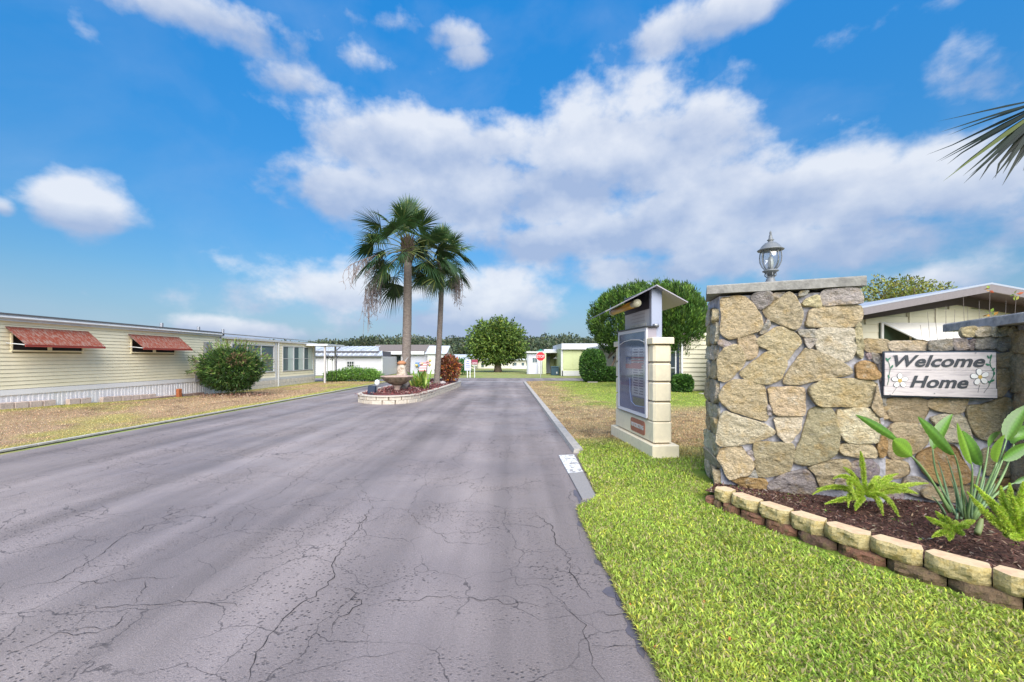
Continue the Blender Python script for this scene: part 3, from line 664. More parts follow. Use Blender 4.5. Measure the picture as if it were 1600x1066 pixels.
gn.links.new(tr.outputs[0], fz.inputs[1]); gn.links.new(gb.outputs[0], fz.inputs[2])
gn.links.new(fz.outputs[0], [n for n in gn.nodes if n.type == 'OUTPUT_MATERIAL'][0].inputs[0])
bb = MB().lathe([(r-.006, z) for r, z in prof], LP_, 24).build('glass_globe', gl, lan, True)
MB().lathe([(.028,.18),(.03,.27),(.024,.32),(.01,.33)], LP_, 12).build('bulb', mat('bulb_white', (.7, .7, .68), .4), lan, True)
MB().lathe([(.10,.398),(.137,.402),(.14,.41),(.115,.425),(.095,.455),(.06,.49),(.03,.50),(.026,.515),(.038,.525),(.022,.54),(.018,.57),(.009,.60),(.014,.61),(.004,.635)], LP_, 24).build('roof_cap', lm, lan, True)
# sign wall
sw = thing('stone_sign_wall', Q0+DV*2.2, 'low wall of rough stones behind the painted board, right of the tall pillar', 'stone wall')
wtop = 1.74
cw = MB(); a = Q0+DV*1.40; e = Q0+DV*3.4
cw.box((1.40, -.34, -.05), (3.5, 0, wtop), lambda s, d, z: Q0+DV*s+NV*d+UP*z); cw.build('mortar_core', MORT, sw)
WS = [([(150,262),(170,250),(312,250),(318,330),(290,340),(168,335)],TAN,C_),([(326,262),(615,250),(622,318),(560,330),(360,335),(327,310)],CRM,C_),
([(632,262),(795,245),(808,298),(780,323),(634,328)],GRY,C_),([(818,250),(912,243),(925,318),(818,323)],GRY,C_),
([(928,262),(970,245),(972,318),(935,320)],PUR,C_),([(980,243),(1080,238),(1118,245),(1120,308),(980,315)],GRY,C_),([(1130,245),(1235,240),(1245,298),(1180,330),(1132,310)],GRY,C_),
([(1130,370),(1240,345),(1255,370),(1250,430),(1220,450),(1135,450)],BRN,C_),([(1135,480),(1230,475),(1245,520),(1240,600),(1150,670),(1135,660)],TAN,C_),
([(325,692),(600,690),(610,790),(560,868),(350,858),(330,800),(310,750)],BRN,C_),([(625,700),(905,690),(900,730),(850,805),(640,765)],TAN,C_),
([(915,750),(1080,740),(1180,690),(1250,710),(1260,850),(1200,930),(1160,1000),(1010,990),(940,880)],BRN,C_),
([(640,850),(740,815),(850,815),(910,850),(935,960),(930,1010),(720,1010),(690,900)],CRM,C_),
([(340,882),(560,890),(610,940),(620,1010),(480,1062),(380,1000)],BRN,C_),
([(270,690),(310,690),(305,740),(275,745)],GRY,C_),([(150,360),(185,350),(200,380),(170,400)],PUR,C_),([(200,350),(250,360),(245,430),(205,400)],GRY,C_),
([(255,390),(285,385),(288,480),(255,475)],GRY,C_),([(250,510),(290,505),(290,550),(255,555)],GRY,C_),([(285,760),(320,770),(325,830),(280,840),(262,810)],BRN,C_),
([(655,195),(800,205),(915,262),(905,335),(830,378),(720,438),(652,388)],BRN,D_),([(850,402),(990,342),(1120,345),(1160,440),(1220,560),(1120,600),(1000,598),(900,520)],ORG,D_),
([(880,640),(1000,615),(1240,610),(1260,690),(1180,740),(900,690)],BRN,D_),([(1330,352),(1500,400),(1535,470),(1500,538),(1340,540),(1300,450)],BRN,D_),
([(1380,585),(1500,560),(1480,675),(1385,690)],ORG,D_),([(570,440),(760,440),(795,520),(700,560),(580,520)],BRN,D_),([(770,560),(880,560),(1000,640),(870,690),(760,640)],GRY,D_),
([(1180,560),(1310,560),(1360,600),(1360,680),(1270,690),(1260,610)],BRN,D_),([(1370,110),(1380,100),(1430,95),(1430,160),(1390,160)],GRY,C_),
([(560,600),(700,600),(760,680),(700,740),(560,720)],PUR,D_)]
for poly, c, T in WS:
    stone([st(*T(x, y), Q0) for x, y in poly], Q0, sw, vc(c), depth=.042)
# two rounded courses under the tilted slab
for k, (xa, xb) in enumerate([(885,970),(975,1090),(1095,1140),(1145,1215),(1220,1270),(1280,1350)]):
    q = [C_(xa, 200), C_(xa+8, 165), C_(xb-8, 150), C_(xb, 175), C_(xb-5, 215), C_(xa+10, 220)]
    stone([st(px, py, Q0) for px, py in q], Q0, sw, vc(random.choice([TAN, CRM, GRY])), depth=.05)
MB().box((2.52, -.34, wtop), (3.5, -.12, 1.924), lambda s, d, z: Q0+DV*s+NV*d+UP*z).build('mortar_core', MORT, sw)
# wing that returns towards the road
wing = thing('stone_wing_wall', (5.0, 3.7, 0), 'stone wing under the sloping grey slab at the right edge', 'stone wall')
wc = onpl(1587, 600, Q0); wc.z = 0; wdv = Vector((-.437, -.899, 0)); wnv = Vector((-.899, .437, 0))
MB().box((0.02, -.5, -.05), (.45, 0, 1.924), lambda s, d, z: wc+wdv*s+wnv*d+UP*z).build('mortar_core', MORT, wing)
random.seed(8); zz = .05
while zz < 1.8:
    h = random.uniform(.22, .42); h = min(h, 1.87-zz); x0 = .02
    while x0 < .35:
        w = random.uniform(.25, .5); j = lambda: random.uniform(-.03, .03)
        stone([(x0+.01, zz+.02), (x0+w/2, zz+.01+j()*.4), (x0+w-.02, zz+.02), (x0+w-.02+j(), zz+h*.6), (x0+w-.03, zz+h-.02), (x0+w*.4, zz+h-.015+j()*.4), (x0+.01, zz+h-.03)], wc, wing, vc(random.choice([TAN, CRM, CRM, BRN])), depth=.05, dv=wdv, nv=wnv)
        x0 += w
    zz += h
we = wc+wdv*.45
for i, (a, b, z0, z1) in enumerate(((.03,.24,.05,.42),(.26,.48,.05,.30),(.26,.48,.33,.75),(.03,.24,.45,.80),(.03,.48,.84,1.15),(.03,.26,1.18,1.52),(.28,.48,1.18,1.46),(.03,.48,1.56,1.88))):
    stone([(a, z0), ((a+b)/2, z0-.01), (b, z0+.02), (b+.01, z1-.03), ((a+b)/2, z1), (a+.01, z1-.02)], we, wing, vc(random.choice([TAN, CRM, BRN, GRY])), depth=.045, dv=-wnv, nv=wdv)
so_ = P(1473, 512, 5.2); so_.z = 0
slab(so_, wdv, wnv, 1.75, .62, 1.925, 2.022, 'cap_slab', wing, mat('pale_weathered_concrete', (.44, .41, .39), .85, var=.15, vscale=9, col2=(.24, .23, .23), mixlo=.45, mixhi=.7, bump=.004, bscale=60))
# painted welcome board
R0 = Q0+NV*.075
sg = thing('welcome_sign', R0+DV*2.0+UP*1.4, 'whitewashed wooden board reading Welcome Home with painted white flowers', 'sign')
tl, trr, br, bl = [onpl(*C_(*q), R0) for q in ((292,345),(1113,335),(1130,672),(290,678))]
s0 = (tl-R0).dot(DV); s1 = (br-R0).dot(DV); z1_ = tl.z; z0_ = (bl.z+br.z)/2
sfr = lambda s, d, z: R0+DV*s+NV*d+UP*z
MB().bbox((s0-.012, 0, z0_-.014), (s1+.012, .022, z1_+.014), .004, sfr).build('backing_frame', mat('navy_frame', (.025, .04, .06), .6), sg)
wood = mat('whitewashed_wood', (.60, .54, .53), .75, vscale=5, stretch=(1, 1, 9), col2=(.44, .39, .40), mixlo=.48, mixhi=.66, var=.08, bump=.002, bscale=20)
hh = z1_-z0_; zc = [z0_, z0_+hh*.205, z0_+hh*.60, z1_]
for i in range(3):
    MB().bbox((s0-(.008 if i == 0 else 0), .022, zc[i]+.0015), (s1+(.006 if i == 0 else -.002), .040+.003*(i == 0), zc[i+1]-.0015), .003, sfr).build('plank', wood, sg)
import bpy as _b
def text(s, size, org, right, up, m, parent, shear=0.0, ext=.002, name='lettering', bold=0.0, sx=1.0):
    cu = bpy.data.curves.new(name, 'FONT'); cu.body = s; cu.size = size; cu.shear = shear; cu.extrude = ext; cu.offset = bold; cu.resolution_u = 3
    ob = bpy.data.objects.new(name+'_tmp', cu); COL.objects.link(ob); dg = bpy.context.evaluated_depsgraph_get(); dg.update()
    me = bpy.data.meshes.new_from_object(ob.evaluated_get(dg)); COL.objects.unlink(ob); bpy.data.objects.remove(ob)
    right = Vector(right).normalized(); up = Vector(up).normalized(); out = right.cross(up)
    off = wloc(parent) if parent else Vector()
    for v in me.vertices: c = v.co; v.co = org+right*c.x*sx+up*c.y+out*c.z-off
    me.materials.clear(); me.materials.append(m); o = bpy.data.objects.new(name, me); COL.objects.link(o)
    if parent: o.parent = parent
    return o
INK = mat('dark_paint', (.035, .04, .05), .6)
def sp(zx, zy): return st(*C_(zx, zy), R0)
def placed(s, zx0, zx1, zyb, zyt, m):
    a = sp(zx0, zyb); b = sp(zx1, zyb); h = sp(zx0, zyt)[1]-a[1]; size = h/.72
    o = text(s, size, sfr(a[0], .046, a[1]), DV, UP, m, sg, shear=.30, bold=size*.022)
    xs = [((v.co+wloc(sg))-sfr(a[0], 0, 0)).dot(DV) for v in o.data.vertices]; k = (b[0]-a[0])/(max(xs)-min(xs)); x0 = min(xs)
    for v in o.data.vertices:
        w = v.co+wloc(sg); d = (w-sfr(a[0], 0, 0)).dot(DV); v.co = v.co+DV*((d-x0)*k-d)
    return o
placed('Welcome', 362, 1042, 447, 362, INK); placed('Home', 480, 918, 603, 515, INK)
WP = mat('white_flower_paint', (.78, .76, .74), .6); GP = mat('green_paint', (.03, .16, .09), .6); YP = mat('yellow_flower_eye', (.5, .34, .1), .6)
for (cx, cy, r) in ((403,555,66),(1003,528,74)):
    for k in range(5):
        a = math.pi/2+2*math.pi*k/5+(.15 if cx > 900 else 0); q = []
        for j in range(12):
            t = 2*math.pi*j/12; lx = r*.56+r*.44*math.cos(t); ly = r*.30*math.sin(t)*(1.0+.25*math.cos(t))
            x = cx+lx*math.cos(a)-ly*math.sin(a); y = cy-(lx*math.sin(a)+ly*math.cos(a))*.88; q.append(sp(x, y))
        MB().prism([sfr(s, .0435, z) for s, z in q], NV*.002).build('petal', INK, sg)
        qc = (sum(s for s, z in q)/12, sum(z for s, z in q)/12)
        MB().prism([sfr(qc[0]+(s-qc[0])*.9, .0457, qc[1]+(z-qc[1])*.9) for s, z in q], NV*.002).build('petal', WP, sg)
    q = [sp(cx+16*math.cos(t), cy+15*math.sin(t)) for t in [2*math.pi*j/10 for j in range(10)]]
    MB().prism([sfr(s, .048, z) for s, z in q], NV*.003).build('flower_eye', YP, sg)
def stroke(pts, w, m, name='painted_stem'):
    MB().tube([sfr(*(lambda a: (a[0], .044, a[1]))(sp(x, y))) for x, y in pts], w, 5).build(name, m, sg)
stroke([(312,395),(325,430),(332,470),(322,520),(318,560),(310,590)], .0022, GP); stroke([(385,600),(345,655)], .0014, INK); stroke([(1000,590),(988,645)], .0014, INK); stroke([(1075,590),(1032,648)], .0014, INK)
stroke([(1088,380),(1078,415),(1085,450),(1108,480),(1105,520),(1085,560),(1070,590)], .0028, GP)
for x, y, a, r in [(308,398,2.2,18),(325,390,.7,14),(345,450,1.0,15),(320,525,2.0,14),(1085,375,1.2,18),(1065,378,2.0,14),(1062,435,2.8,18),(1105,470,.8,16),(1095,555,.3,20),(1112,500,1.6,12),(1070,565,2.5,12)]:
    q = []
    for j in range(8):
        t = 2*math.pi*j/8; lx = r*math.cos(t); ly = r*.42*math.sin(t); q.append(sp(x+lx*math.cos(a)-ly*math.sin(a), y-(lx*math.sin(a)+ly*math.cos(a))))
    MB().prism([sfr(s, .0437, z) for s, z in q], NV*.002).build('painted_leaf', GP, sg)
for x, y in ((972,347),(358,367),(663,650),(330,660)):
    a = sp(x, y); MB().tube([sfr(a[0], .044, a[1]), sfr(a[0], .05, a[1])], .005, 8).build('screw', METAL, sg)
# ---------------------------------------------------------------- block border and mulch bed
def border_curve():
    c = [(1.93,4.80),(1.98,4.66),(2.04,4.50),(2.10,4.36),(2.18,4.16),(2.29,3.88),(2.42,3.62),(2.54,3.38),(2.68,3.14),(2.83,2.92),(3.02,2.66),(3.25,2.40),(3.52,2.14),(3.8,1.95)]
    pts = [Vector((x, y, 0)) for x, y in c]; out = [pts[0]]
    for a, b in zip(pts, pts[1:]):
        for k in range(1, 9): out.append(a.lerp(b, k/8))
    return out
bc = border_curve(); cl = [0]
for a, b in zip(bc, bc[1:]): cl.append(cl[-1]+(b-a).length)
def bpt(d):
    d = max(0, min(cl[-1]-1e-4, d)); i = next(k for k in range(len(cl)-1) if cl[k+1] >= d); f = (d-cl[i])/(cl[i+1]-cl[i]); return bc[i].lerp(bc[i+1], f)
bd = thing('block_border', bpt(1.5), 'curved two-course edging of rough tan blocks over dark red blocks round the bed', 'garden edging')
def blockmat(name, top, face, dark):
    m = bpy.data.materials.new(name); m.use_nodes = True; nt = m.node_tree; B = nt.nodes['Principled BSDF']; N = nt.nodes.new; L = nt.links.new
    g = N('ShaderNodeNewGeometry'); a = N('ShaderNodeAttribute'); a.attribute_name = 'Col'
    def nz(s, d, r=.65):
        n = N('ShaderNodeTexNoise'); n.inputs['Scale'].default_value = s; n.inputs['Detail'].default_value = d; n.inputs['Roughness'].default_value = r; L(g.outputs['Position'], n.inputs['Vector']); return n.outputs[0]
    def mr(x, p, q, c, d):
        n = N('ShaderNodeMapRange'); L(x, n.inputs[0])
        for i, v in enumerate((p, q, c, d)): n.inputs[i+1].default_value = v
        return n.outputs[0]
    def mix(f, x, y, t='MIX'):
        n = N('ShaderNodeMix'); n.data_type = 'RGBA'; n.blend_type = t
        if isinstance(f, float): n.inputs[0].default_value = f
        else: L(f, n.inputs[0])
        for i, v in ((6, x), (7, y)):
            if isinstance(v, tuple): n.inputs[i].default_value = v
            else: L(v, n.inputs[i])
        return n.outputs[2]
    c = a.outputs['Color']
    c = mix(mr(nz(19, 7), .48, .62, 0, .85), c, (*face, 1)); c = mix(mr(nz(46, 7, .75), .54, .66, 0, .8), c, (*dark, 1))
    c = mix(1.0, c, mr(nz(150, 4), .3, .7, .8, 1.2), 'MULTIPLY')
    bp = N('ShaderNodeBump'); bp.inputs['Distance'].default_value = .012; L(nz(60, 8, .7), bp.inputs['Height']); L(bp.outputs[0], B.inputs['Normal'])
    L(c, B.inputs['Base Color']); B.inputs['Roughness'].default_value = .9; B.inputs['Specular IOR Level'].default_value = .2; return m
BT = blockmat('tan_block', None, (.42, .31, .11), (.12, .11, .06)); BL_ = blockmat('dark_red_block', None, (.14, .11, .05), (.04, .03, .028))
BTOP = mat('block_top', (.60, .46, .29), .9, var=.10, vscale=14, col2=(.56, .37, .24), mixlo=.45, mixhi=.65, bump=.002, bscale=120, spec=.2)
def rock_block(d0, d1, z0, z1, inw, dep, m, topm, cols, rough, setb=0.0):
    a = bpt(d0); b = bpt(d1); t = (b-a).normalized(); nrm = Vector((t.y, -t.x, 0))
    if nrm.x > 0: nrm = -nrm
    a = a+t*.006; b = b-t*.006; Ln = (b-a).length; nx, nz_ = 12, 6; V = []; Fc = []; cc = []
    for j in range(nz_+1):
        for i in range(nx+1):
            u = i/nx; v = j/nz_; s = u*Ln; z = z0+(z1-z0)*v
            bev = max(0, .22-u)/.22+max(0, u-.78)/.22; belly = math.sin(math.pi*min(1, v*1.0))*.010
            d = -bev**1.4*.055*(1 if rough > .8 else .45)+belly-setb+rough*.016*mnoise.noise(Vector((a.x*9+s*16, v*3.2+z0*20, d0*3)))+rough*.009*mnoise.noise(Vector((s*45, z*45, d0*7)))
            if j in (0, nz_): d -= .006
            zz_ = z+(0 if 0 < j < nz_ else .003*mnoise.noise(Vector((s*30, z0*9, 1))))
            V.append(a+t*s+nrm*d+UP*zz_); cc.append(cols[0])
    for j in range(nz_):
        for i in range(nx): k = j*(nx+1)+i; Fc.append((k, k+1, k+nx+2, k+nx+1))
    # back, sides, top
    n = len(V); V += [a-nrm*dep+t*.03+UP*z0, b-nrm*dep-t*.03+UP*z0, b-nrm*dep-t*.03+UP*z1, a-nrm*dep+t*.03+UP*z1]; cc += [cols[0]]*4
    topi = [nz_*(nx+1)+i for i in range(nx+1)]; left = [j*(nx+1) for j in range(nz_+1)]; right = [j*(nx+1)+nx for j in range(nz_+1)]
    Fc.append(tuple(left+[n+3, n])); Fc.append(tuple(right[::-1]+[n+1, n+2])); Fc.append((n, n+1, n+2, n+3))
    tf = len(Fc); Fc.append(tuple(topi+[n+2, n+3])); 
    o = MB(); o.v = [tuple(v) for v in V]; o.f = Fc; ob = o.build('block', m, bd, cols=cc, normals=False)
    me = ob.data; me.materials.append(topm); me.polygons[tf].material_index = 1
    return ob
random.seed(12)
def dist_at_px(px):
    best = min(range(len(bc)), key=lambda i: abs(CX+F*bc[i].x/bc[i].y-px)); return cl[best]
cuts = [dist_at_px(p) for p in (1110,1136,1179,1226,1281,1351,1436,1546)]; cuts += [cuts[-1]+.31, cuts[-1]+.62, cuts[-1]+.93]
for a, b in zip(cuts, cuts[1:]):
    rock_block(a, b, .138+random.uniform(-.004, .004), .252+random.uniform(-.006, .006), 0, .17, BT, BTOP, [(.47, .385, .19)], 1.0, setb=.012)
cuts = [dist_at_px(p) for p in (1100,1112,1126,1150,1188,1243,1302,1377,1472,1598)]; cuts += [cuts[-1]+.33, cuts[-1]+.66]
for a, b in zip(cuts, cuts[1:]):
    rock_block(a, b, .026, .137, 0, .14, BL_, BL_, [random.choice([(.22, .11, .07), (.14, .085, .06), (.27, .125, .085), (.17, .115, .07)])], .95)
q = cuts[0]+.1
while q < cuts[-1]-.3:
    rock_block(q, q+.34, -.06, .024, 0, .12, BL_, BL_, [(.22, .13, .07)], .5, setb=-.018); q += .35
# concrete pad at the pillar foot
MB().prism([Vector(v) for v in ((1.98,5.55,.045),(2.62,5.62,.045),(2.65,4.85,.045),(2.14,4.83,.045))], (0, 0, -.1)).build('footing_pad', mat('pad_concrete', (.36, .33, .31), .9, var=.15, vscale=12, col2=(.2, .19, .18), mixlo=.5, mixhi=.7), kind='structure')
# mulch
mm_ = mat('dark_mulch', (.11, .06, .048), .95, var=.4, vscale=20, bump=.03, bscale=38, col2=(.045, .024, .02), mixlo=.4, mixhi=.6, spec=.15)
outl = [bpt(d)+Vector((.09, .05, 0)) for d in np.linspace(.25, cl[-1], 24)]
b = MB(); NXM = 16
def zmul(p, f): return .155-.07*f+.03*(mnoise.noise(Vector((p.x*3, p.y*3, 0))))+.016*mnoise.noise(Vector((p.x*14, p.y*14, 4)))
for p in outl:
    # far side: march to the wall plane along DV
    tt = (P0-p).dot(NV)/DV.dot(NV) if abs(DV.dot(NV)) > 1e-6 else 0
    s = (p-P0).dot(DV); foot = P0+DV*max(s+.25, .12+(s-0)*.9)-NV*.30
    for k in range(NXM+1): r = p.lerp(foot, k/NXM); r.z = zmul(r, k/NXM); b.v.append(tuple(r))
for i in range(len(outl)-1):
    for k in range(NXM): j = i*(NXM+1)+k; b.f.append((j, j+1, j+NXM+2, j+NXM+1))
mul_o = b.build('mulch_bed', mm_, kind='stuff', smooth=True); tag(mul_o, 'dark brown mulch filling the bed behind the block border', 'mulch')
pp = np.array(b.v); n = 9000; i = RNG.integers(0, len(outl)-1, n); k = RNG.integers(0, NXM, n); w = RNG.uniform(0, 1, (n, 2))
j = i*(NXM+1)+k; base = pp[j]*(1-w[:, :1])*(1-w[:, 1:])+pp[j+1]*w[:, :1]*(1-w[:, 1:])+pp[j+NXM+1]*(1-w[:, :1])*w[:, 1:]+pp[j+NXM+2]*w[:, :1]*w[:, 1:]
dr = RNG.normal(size=(n, 3)); dr[:, 2] = np.abs(dr[:, 2])*.35+.03
cc = pal([(.10,.05,.038),(.06,.032,.025),(.20,.13,.095),(.30,.24,.19),(.14,.07,.05)], n, [.34,.32,.18,.06,.10], .25)
o = leaves('mulch_chips', base+[0, 0, .002], dr, RNG.uniform(.015, .055, n), RNG.uniform(.005, .014, n), cc, DRY, kind='stuff', fold=.1); tag(o, 'loose bark chips and twigs scattered over the dark bed', 'mulch')
# stray weeds in the bed
o = None
n = 1500; sel = RNG.integers(0, 9000, n); cc = pal([(.12,.22,.03),(.2,.3,.05)], n, None, .25)
clump = fbm(base[sel][:, 0], base[sel][:, 1], 6, 8) > .58
q = base[sel][clump]; dr = RNG.normal(size=(len(q), 3)); dr[:, 2] = np.abs(dr[:, 2])+.3
o = leaves('weeds', q, dr, .022, .012, cc[:len(q)], LEAF, kind='stuff'); tag(o, 'tiny green weeds sprouting between the chips of mulch', 'weeds')
# ---------------------------------------------------------------- plants in the bed
def bez(a, b, c, n):
    return [a*(1-t)**2+b*2*t*(1-t)+c*t*t for t in [i/n for i in range(n+1)]]
def broadleaf(name, m, parent, p0, p1, width, curl, side, col, n=22, arch=None):
    """leaf blade from p0 to tip p1, folded on its midrib"""
    ax = (p1-p0); Ln = ax.length; mid = (p0+p1)/2+(arch or Vector((0, 0, .06*Ln))); path = bez(p0, mid, p1, n); V = []; Fc = []; cs = []
    for i, q in enumerate(path):
        t = (path[min(i+1, n)]-path[max(i-1, 0)]).normalized(); s = (side-t*side.dot(t)).normalized(); u = t.cross(s)
        w = width*.5*(math.sin(math.pi*min(1, (i/n)**.72))**.8)*(1 if i < n else 0)+.0015
        w *= 1+.04*math.sin(i*2.3)
        row = [q-s*w+u*w*curl, q-s*w*.5+u*w*curl*.35, q-u*.0, q+s*w*.5+u*w*curl*.35, q+s*w+u*w*curl]
        V += row; cs += [tuple(np.array(col)*k*(1.07 if i % 2 else .93)) for k in (1.15, .92, 1.5, .92, 1.15)]
    for i in range(n):
        for k in range(4): j = i*5+k; Fc.append((j, j+1, j+6, j+5))
    b = MB(); b.v = [tuple(v) for v in V]; b.f = Fc; return b.build(name, m, parent, smooth=True, cols=cs, normals=False)
LEAFB = mat('broad_leaf', (0, 0, 0), .38, attr=True, trans=.18, spec=.5, var=.14, vscale=22)
bop = thing('bird_of_paradise', (3.62, 3.50, .12), 'clump of tall broad paddle leaves on long stalks in front of the welcome board', 'plant')
YB = 3.50
def dp(zx, zy, dY=0): px, py = D_(zx, zy); return P(px, py, YB+dY)
GL = (.075, .165, .022); GL2 = (.13, .235, .028); GB = (.09, .17, .055)
LV = [((1080,800),(940,520),(822,415),(692,300),.17,-.12,GL2,(.3,-.2,1)),((1095,800),(960,560),(722,302),(430,125),.085,.02,GL,(.5,0,.9)),
 ((1110,800),(965,540),(966,362),(1105,120),.14,.10,GL,(1,0,-.3)),((1190,850),(1170,540),(1118,405),(862,138),.135,-.05,GL,(.7,.2,.7)),
 ((1200,850),(1250,640),(1238,470),(1135,180),.10,-.15,GL2,(1,.3,.2)),((1215,850),(1270,600),(1302,478),(1172,235),.145,.02,GL,(1,-.2,.2)),
 ((1235,850),(1350,600),(1412,458),(1468,262),.16,-.08,GL2,(1,.3,0)),((1250,850),(1380,620),(1450,440),(1640,325),.12,.05,GL,(.3,.2,1)),
 ((1255,850),(1400,560),(1478,300),(1625,55),.16,.12,GL,(1,0,.2)),((1230,850),(1330,560),(1352,352),(1440,245),.11,.18,GL,(1,.5,0)),
 ((1260,850),(1480,560),(1530,330),(1680,190),.15,.16,GL,(.8,.3,.5)),((1265,850),(1400,640),(1530,600),(1680,545),.05,.0,GB,(.2,.2,1))]
for s0, s1, b0, tip, w, dY, col, side in LV:
    a = dp(*s0, 0); m_ = dp(*s1, dY*.6); q = dp(*b0, dY); t = dp(*tip, dY*1.6)
    st_ = MB().tube(bez(a, m_, q, 8), [.011, .0105, .010, .0095, .009, .008, .007, .006, .005], 6).build('stalk', mat('stalk_green', (.17, .27, .10), .5, var=.15, vscale=30), bop, True)
    l = broadleaf('leaf_blade', LEAFB, bop, q, t, w*.80, .38, Vector(side), tuple(np.array(col)*random.uniform(.85, 1.15)))
for s0, t, dY in [((1090,800),(1000,440),.05),((1170,830),(1060,410),-.05),((1050,820),(960,690),-.1),((1130,850),(1120,640),.1),((1160,850),(1160,600),.12),((1230,850),(1225,640),-.08),((1250,800),(1330,560),.06),((1290,780),(1400,600),.0),((1210,850),(1180,650),-.05),((1120,820),(1010,620),0),((1340,720),(1520,600),.05),((1150,800),(1090,560),.02)]:
    a = dp(*s0, 0); q = dp(*t, dY); MB().tube(bez(a, (a+q)/2+Vector((.02, 0, .01)), q, 6), [.012, .011, .010, .008, .006, .004, .0015], 6).build('stalk', mat('stalk_blue_green', (.15, .24, .13), .5, var=.15, vscale=30), bop, True)
MB().tube([dp(1275,950,-.05), dp(1290,900), dp(1305,845)], [.022, .024, .012], 8).build('stump', mat('stump_green', (.16, .20, .07), .6, var=.2), bop, True)
def frond_fox(parent, pts, rad, dens=1500, col=((.30,.42,.045),(.42,.53,.07),(.52,.58,.14))):
    a = [Vector(p) for p in pts]; n = 14
    if len(a) == 3: path = bez(a[0], a[1], a[2], n)
    else: path = a
    ln = sum((path[i+1]-path[i]).length for i in range(len(path)-1)); k = int(dens*ln/.3); u = RNG.uniform(0.04, 1, k)*(len(path)-1)
    i = np.minimum(u.astype(int), len(path)-2); f = (u-i)[:, None]; pa = np.array([tuple(p) for p in path])
    c = pa[i]*(1-f)+pa[i+1]*f; ax = pa[i+1]-pa[i]; ax /= np.linalg.norm(ax, axis=1, keepdims=True)
    r = RNG.normal(size=(k, 3)); r -= ax*(r*ax).sum(1, keepdims=True); r /= np.linalg.norm(r, axis=1, keepdims=True)
    d = r+ax*RNG.uniform(.4, 1.1, (k, 1)); uu = u/(len(path)-1); taper = np.clip(np.minimum(uu*5+.3, (1-uu)*2.2+.18), 0, 1)
    o = leaves('frond', c, d, rad*taper*RNG.uniform(.7, 1.15, k), .0055, pal(col, k, None, .2), LEAF, parent, fold=.1); return o
def fern(base, tips, label, T, Yb, rad=.032, dens=1500):
    bx = T(*base); b0 = P(*bx, Yb); th = thing('foxtail_fern', b0, label, 'fern')
    for (x, y, m_, dY) in tips:
        t = P(*T(x, y), Yb+dY); mid = P(*T(*m_), Yb+dY*.5) if m_ else (b0+t)/2+Vector((0, 0, .10))
        frond_fox(th, [b0, mid, t], rad, dens)
    return th
fern((500,700), [(465,380,None,.02),(345,490,(420,520),.1),(455,755,(300,440),-.12),(272,570,(400,500),-.05),(130,680,(300,560),.08),(215,745,(380,690),-.12),(380,770,(370,600),-.1),(625,845,(590,640),-.15),(755,885,(640,600),-.2),(725,535,(600,560),.05),(862,675,(760,620),-.03),(935,600,(740,600),.1),(605,560,(560,540),.12),(430,790,(440,720),-.2),(160,640,(330,600),.15),(560,610,(530,600),-.05),(800,640,(650,560),-.06),(690,570,(570,620),0)], 'bushy bright green foxtail fern standing alone nearest the tall pillar', D_, 4.12, .034, 1300)
fern((1110,925), [(915,830,(1000,880),0),(985,795,(1040,850),.05),(1060,830,(1080,870),-.02),(1260,860,(1200,870),0),(1130,860,(1120,890),.05),(960,975,(1040,930),-.08),(1080,1000,(1080,950),-.12),(1220,905,(1160,890),-.06),(1180,960,(1150,930),-.1),(1020,880,(1060,900),-.05)], 'smallest foxtail fern, low tuft at the foot of the paddle-leaved plant', D_, 3.33, .03, 1500)
fern((1560,985), [(1205,660,(1380,880),.1),(1255,610,(1400,760),.15),(1290,760,(1420,900),0),(1440,620,(1450,780),.12),(1500,600,(1510,760),.05),(1595,590,(1560,760),0),(1400,760,(1470,880),-.05),(1690,600,(1620,760),.1),(1760,700,(1660,800),0),(1350,700,(1460,800),.05),(1520,700,(1540,800),-.1),(1680,1030,(1600,960),-.1),(1640,760,(1590,860),-.1),(1510,980,(1540,960),-.1),(1790,850,(1680,880),-.1),(1460,960,(1500,940),.02),(1580,680,(1570,800),.1),(1470,700,(1500,840),.1)], 'largest foxtail fern, pale green plumes cut by the right edge', D_, 2.98, .036, 1300)
# ---------------------------------------------------------------- information kiosk
KA = Vector((2.17, 6.52, 0)); ka = Vector((-.0774, .997, 0)); kb = Vector((.997, .0774, 0))
kf = lambda a, b, z: KA+ka*a+kb*b+UP*z
ki = thing('information_kiosk', KA+ka*1+kb*.2, 'cream block sign stand with glazed notice case and small gabled roof on the lawn', 'sign stand')
STUC = mat('cream_stucco', (.84, .73, .53), .85, var=.05, vscale=5, bump=.0015, bscale=150, col2=(.74, .64, .47), mixlo=.5, mixhi=.75, spec=.3)
MB().bbox((0, 0, .02), (2.07, .43, .25), .012, kf).build('plinth', STUC, ki)
zs = [.285, .605, .925, 1.24, 1.545, 1.83]
for a0, a1 in ((.10, .42), (1.66, 1.96)):
    for i in range(5):
        if i == 0: continue
        MB().bbox((a0, .06, zs[i]+.008), (a1, .355, zs[i+1]-.008), .035, kf).build('column_block', STUC, ki)
    MB().box((a0+.02, .09, .285), (a1-.02, .335, 1.83), kf).build('joint_core', mat('joint_brown', (.30, .24, .16), .9), ki)
    MB().bbox((a0-.03, .03, 1.83), (a1+.03, .385, 1.93), .012, kf).build('column_cap', STUC, ki)
MB().bbox((.10, .06, .275), (1.96, .355, .598), .02, kf).build('lower_panel', STUC, ki)
MB().box((.14, .10, .24), (1.92, .33, .28), kf).build('recessed_joint', mat('joint_brown', (0, 0, 0)), ki)
MB().box((.42, .20, .6), (1.66, .33, 2.0), kf).build('back_panel', STUC, ki)
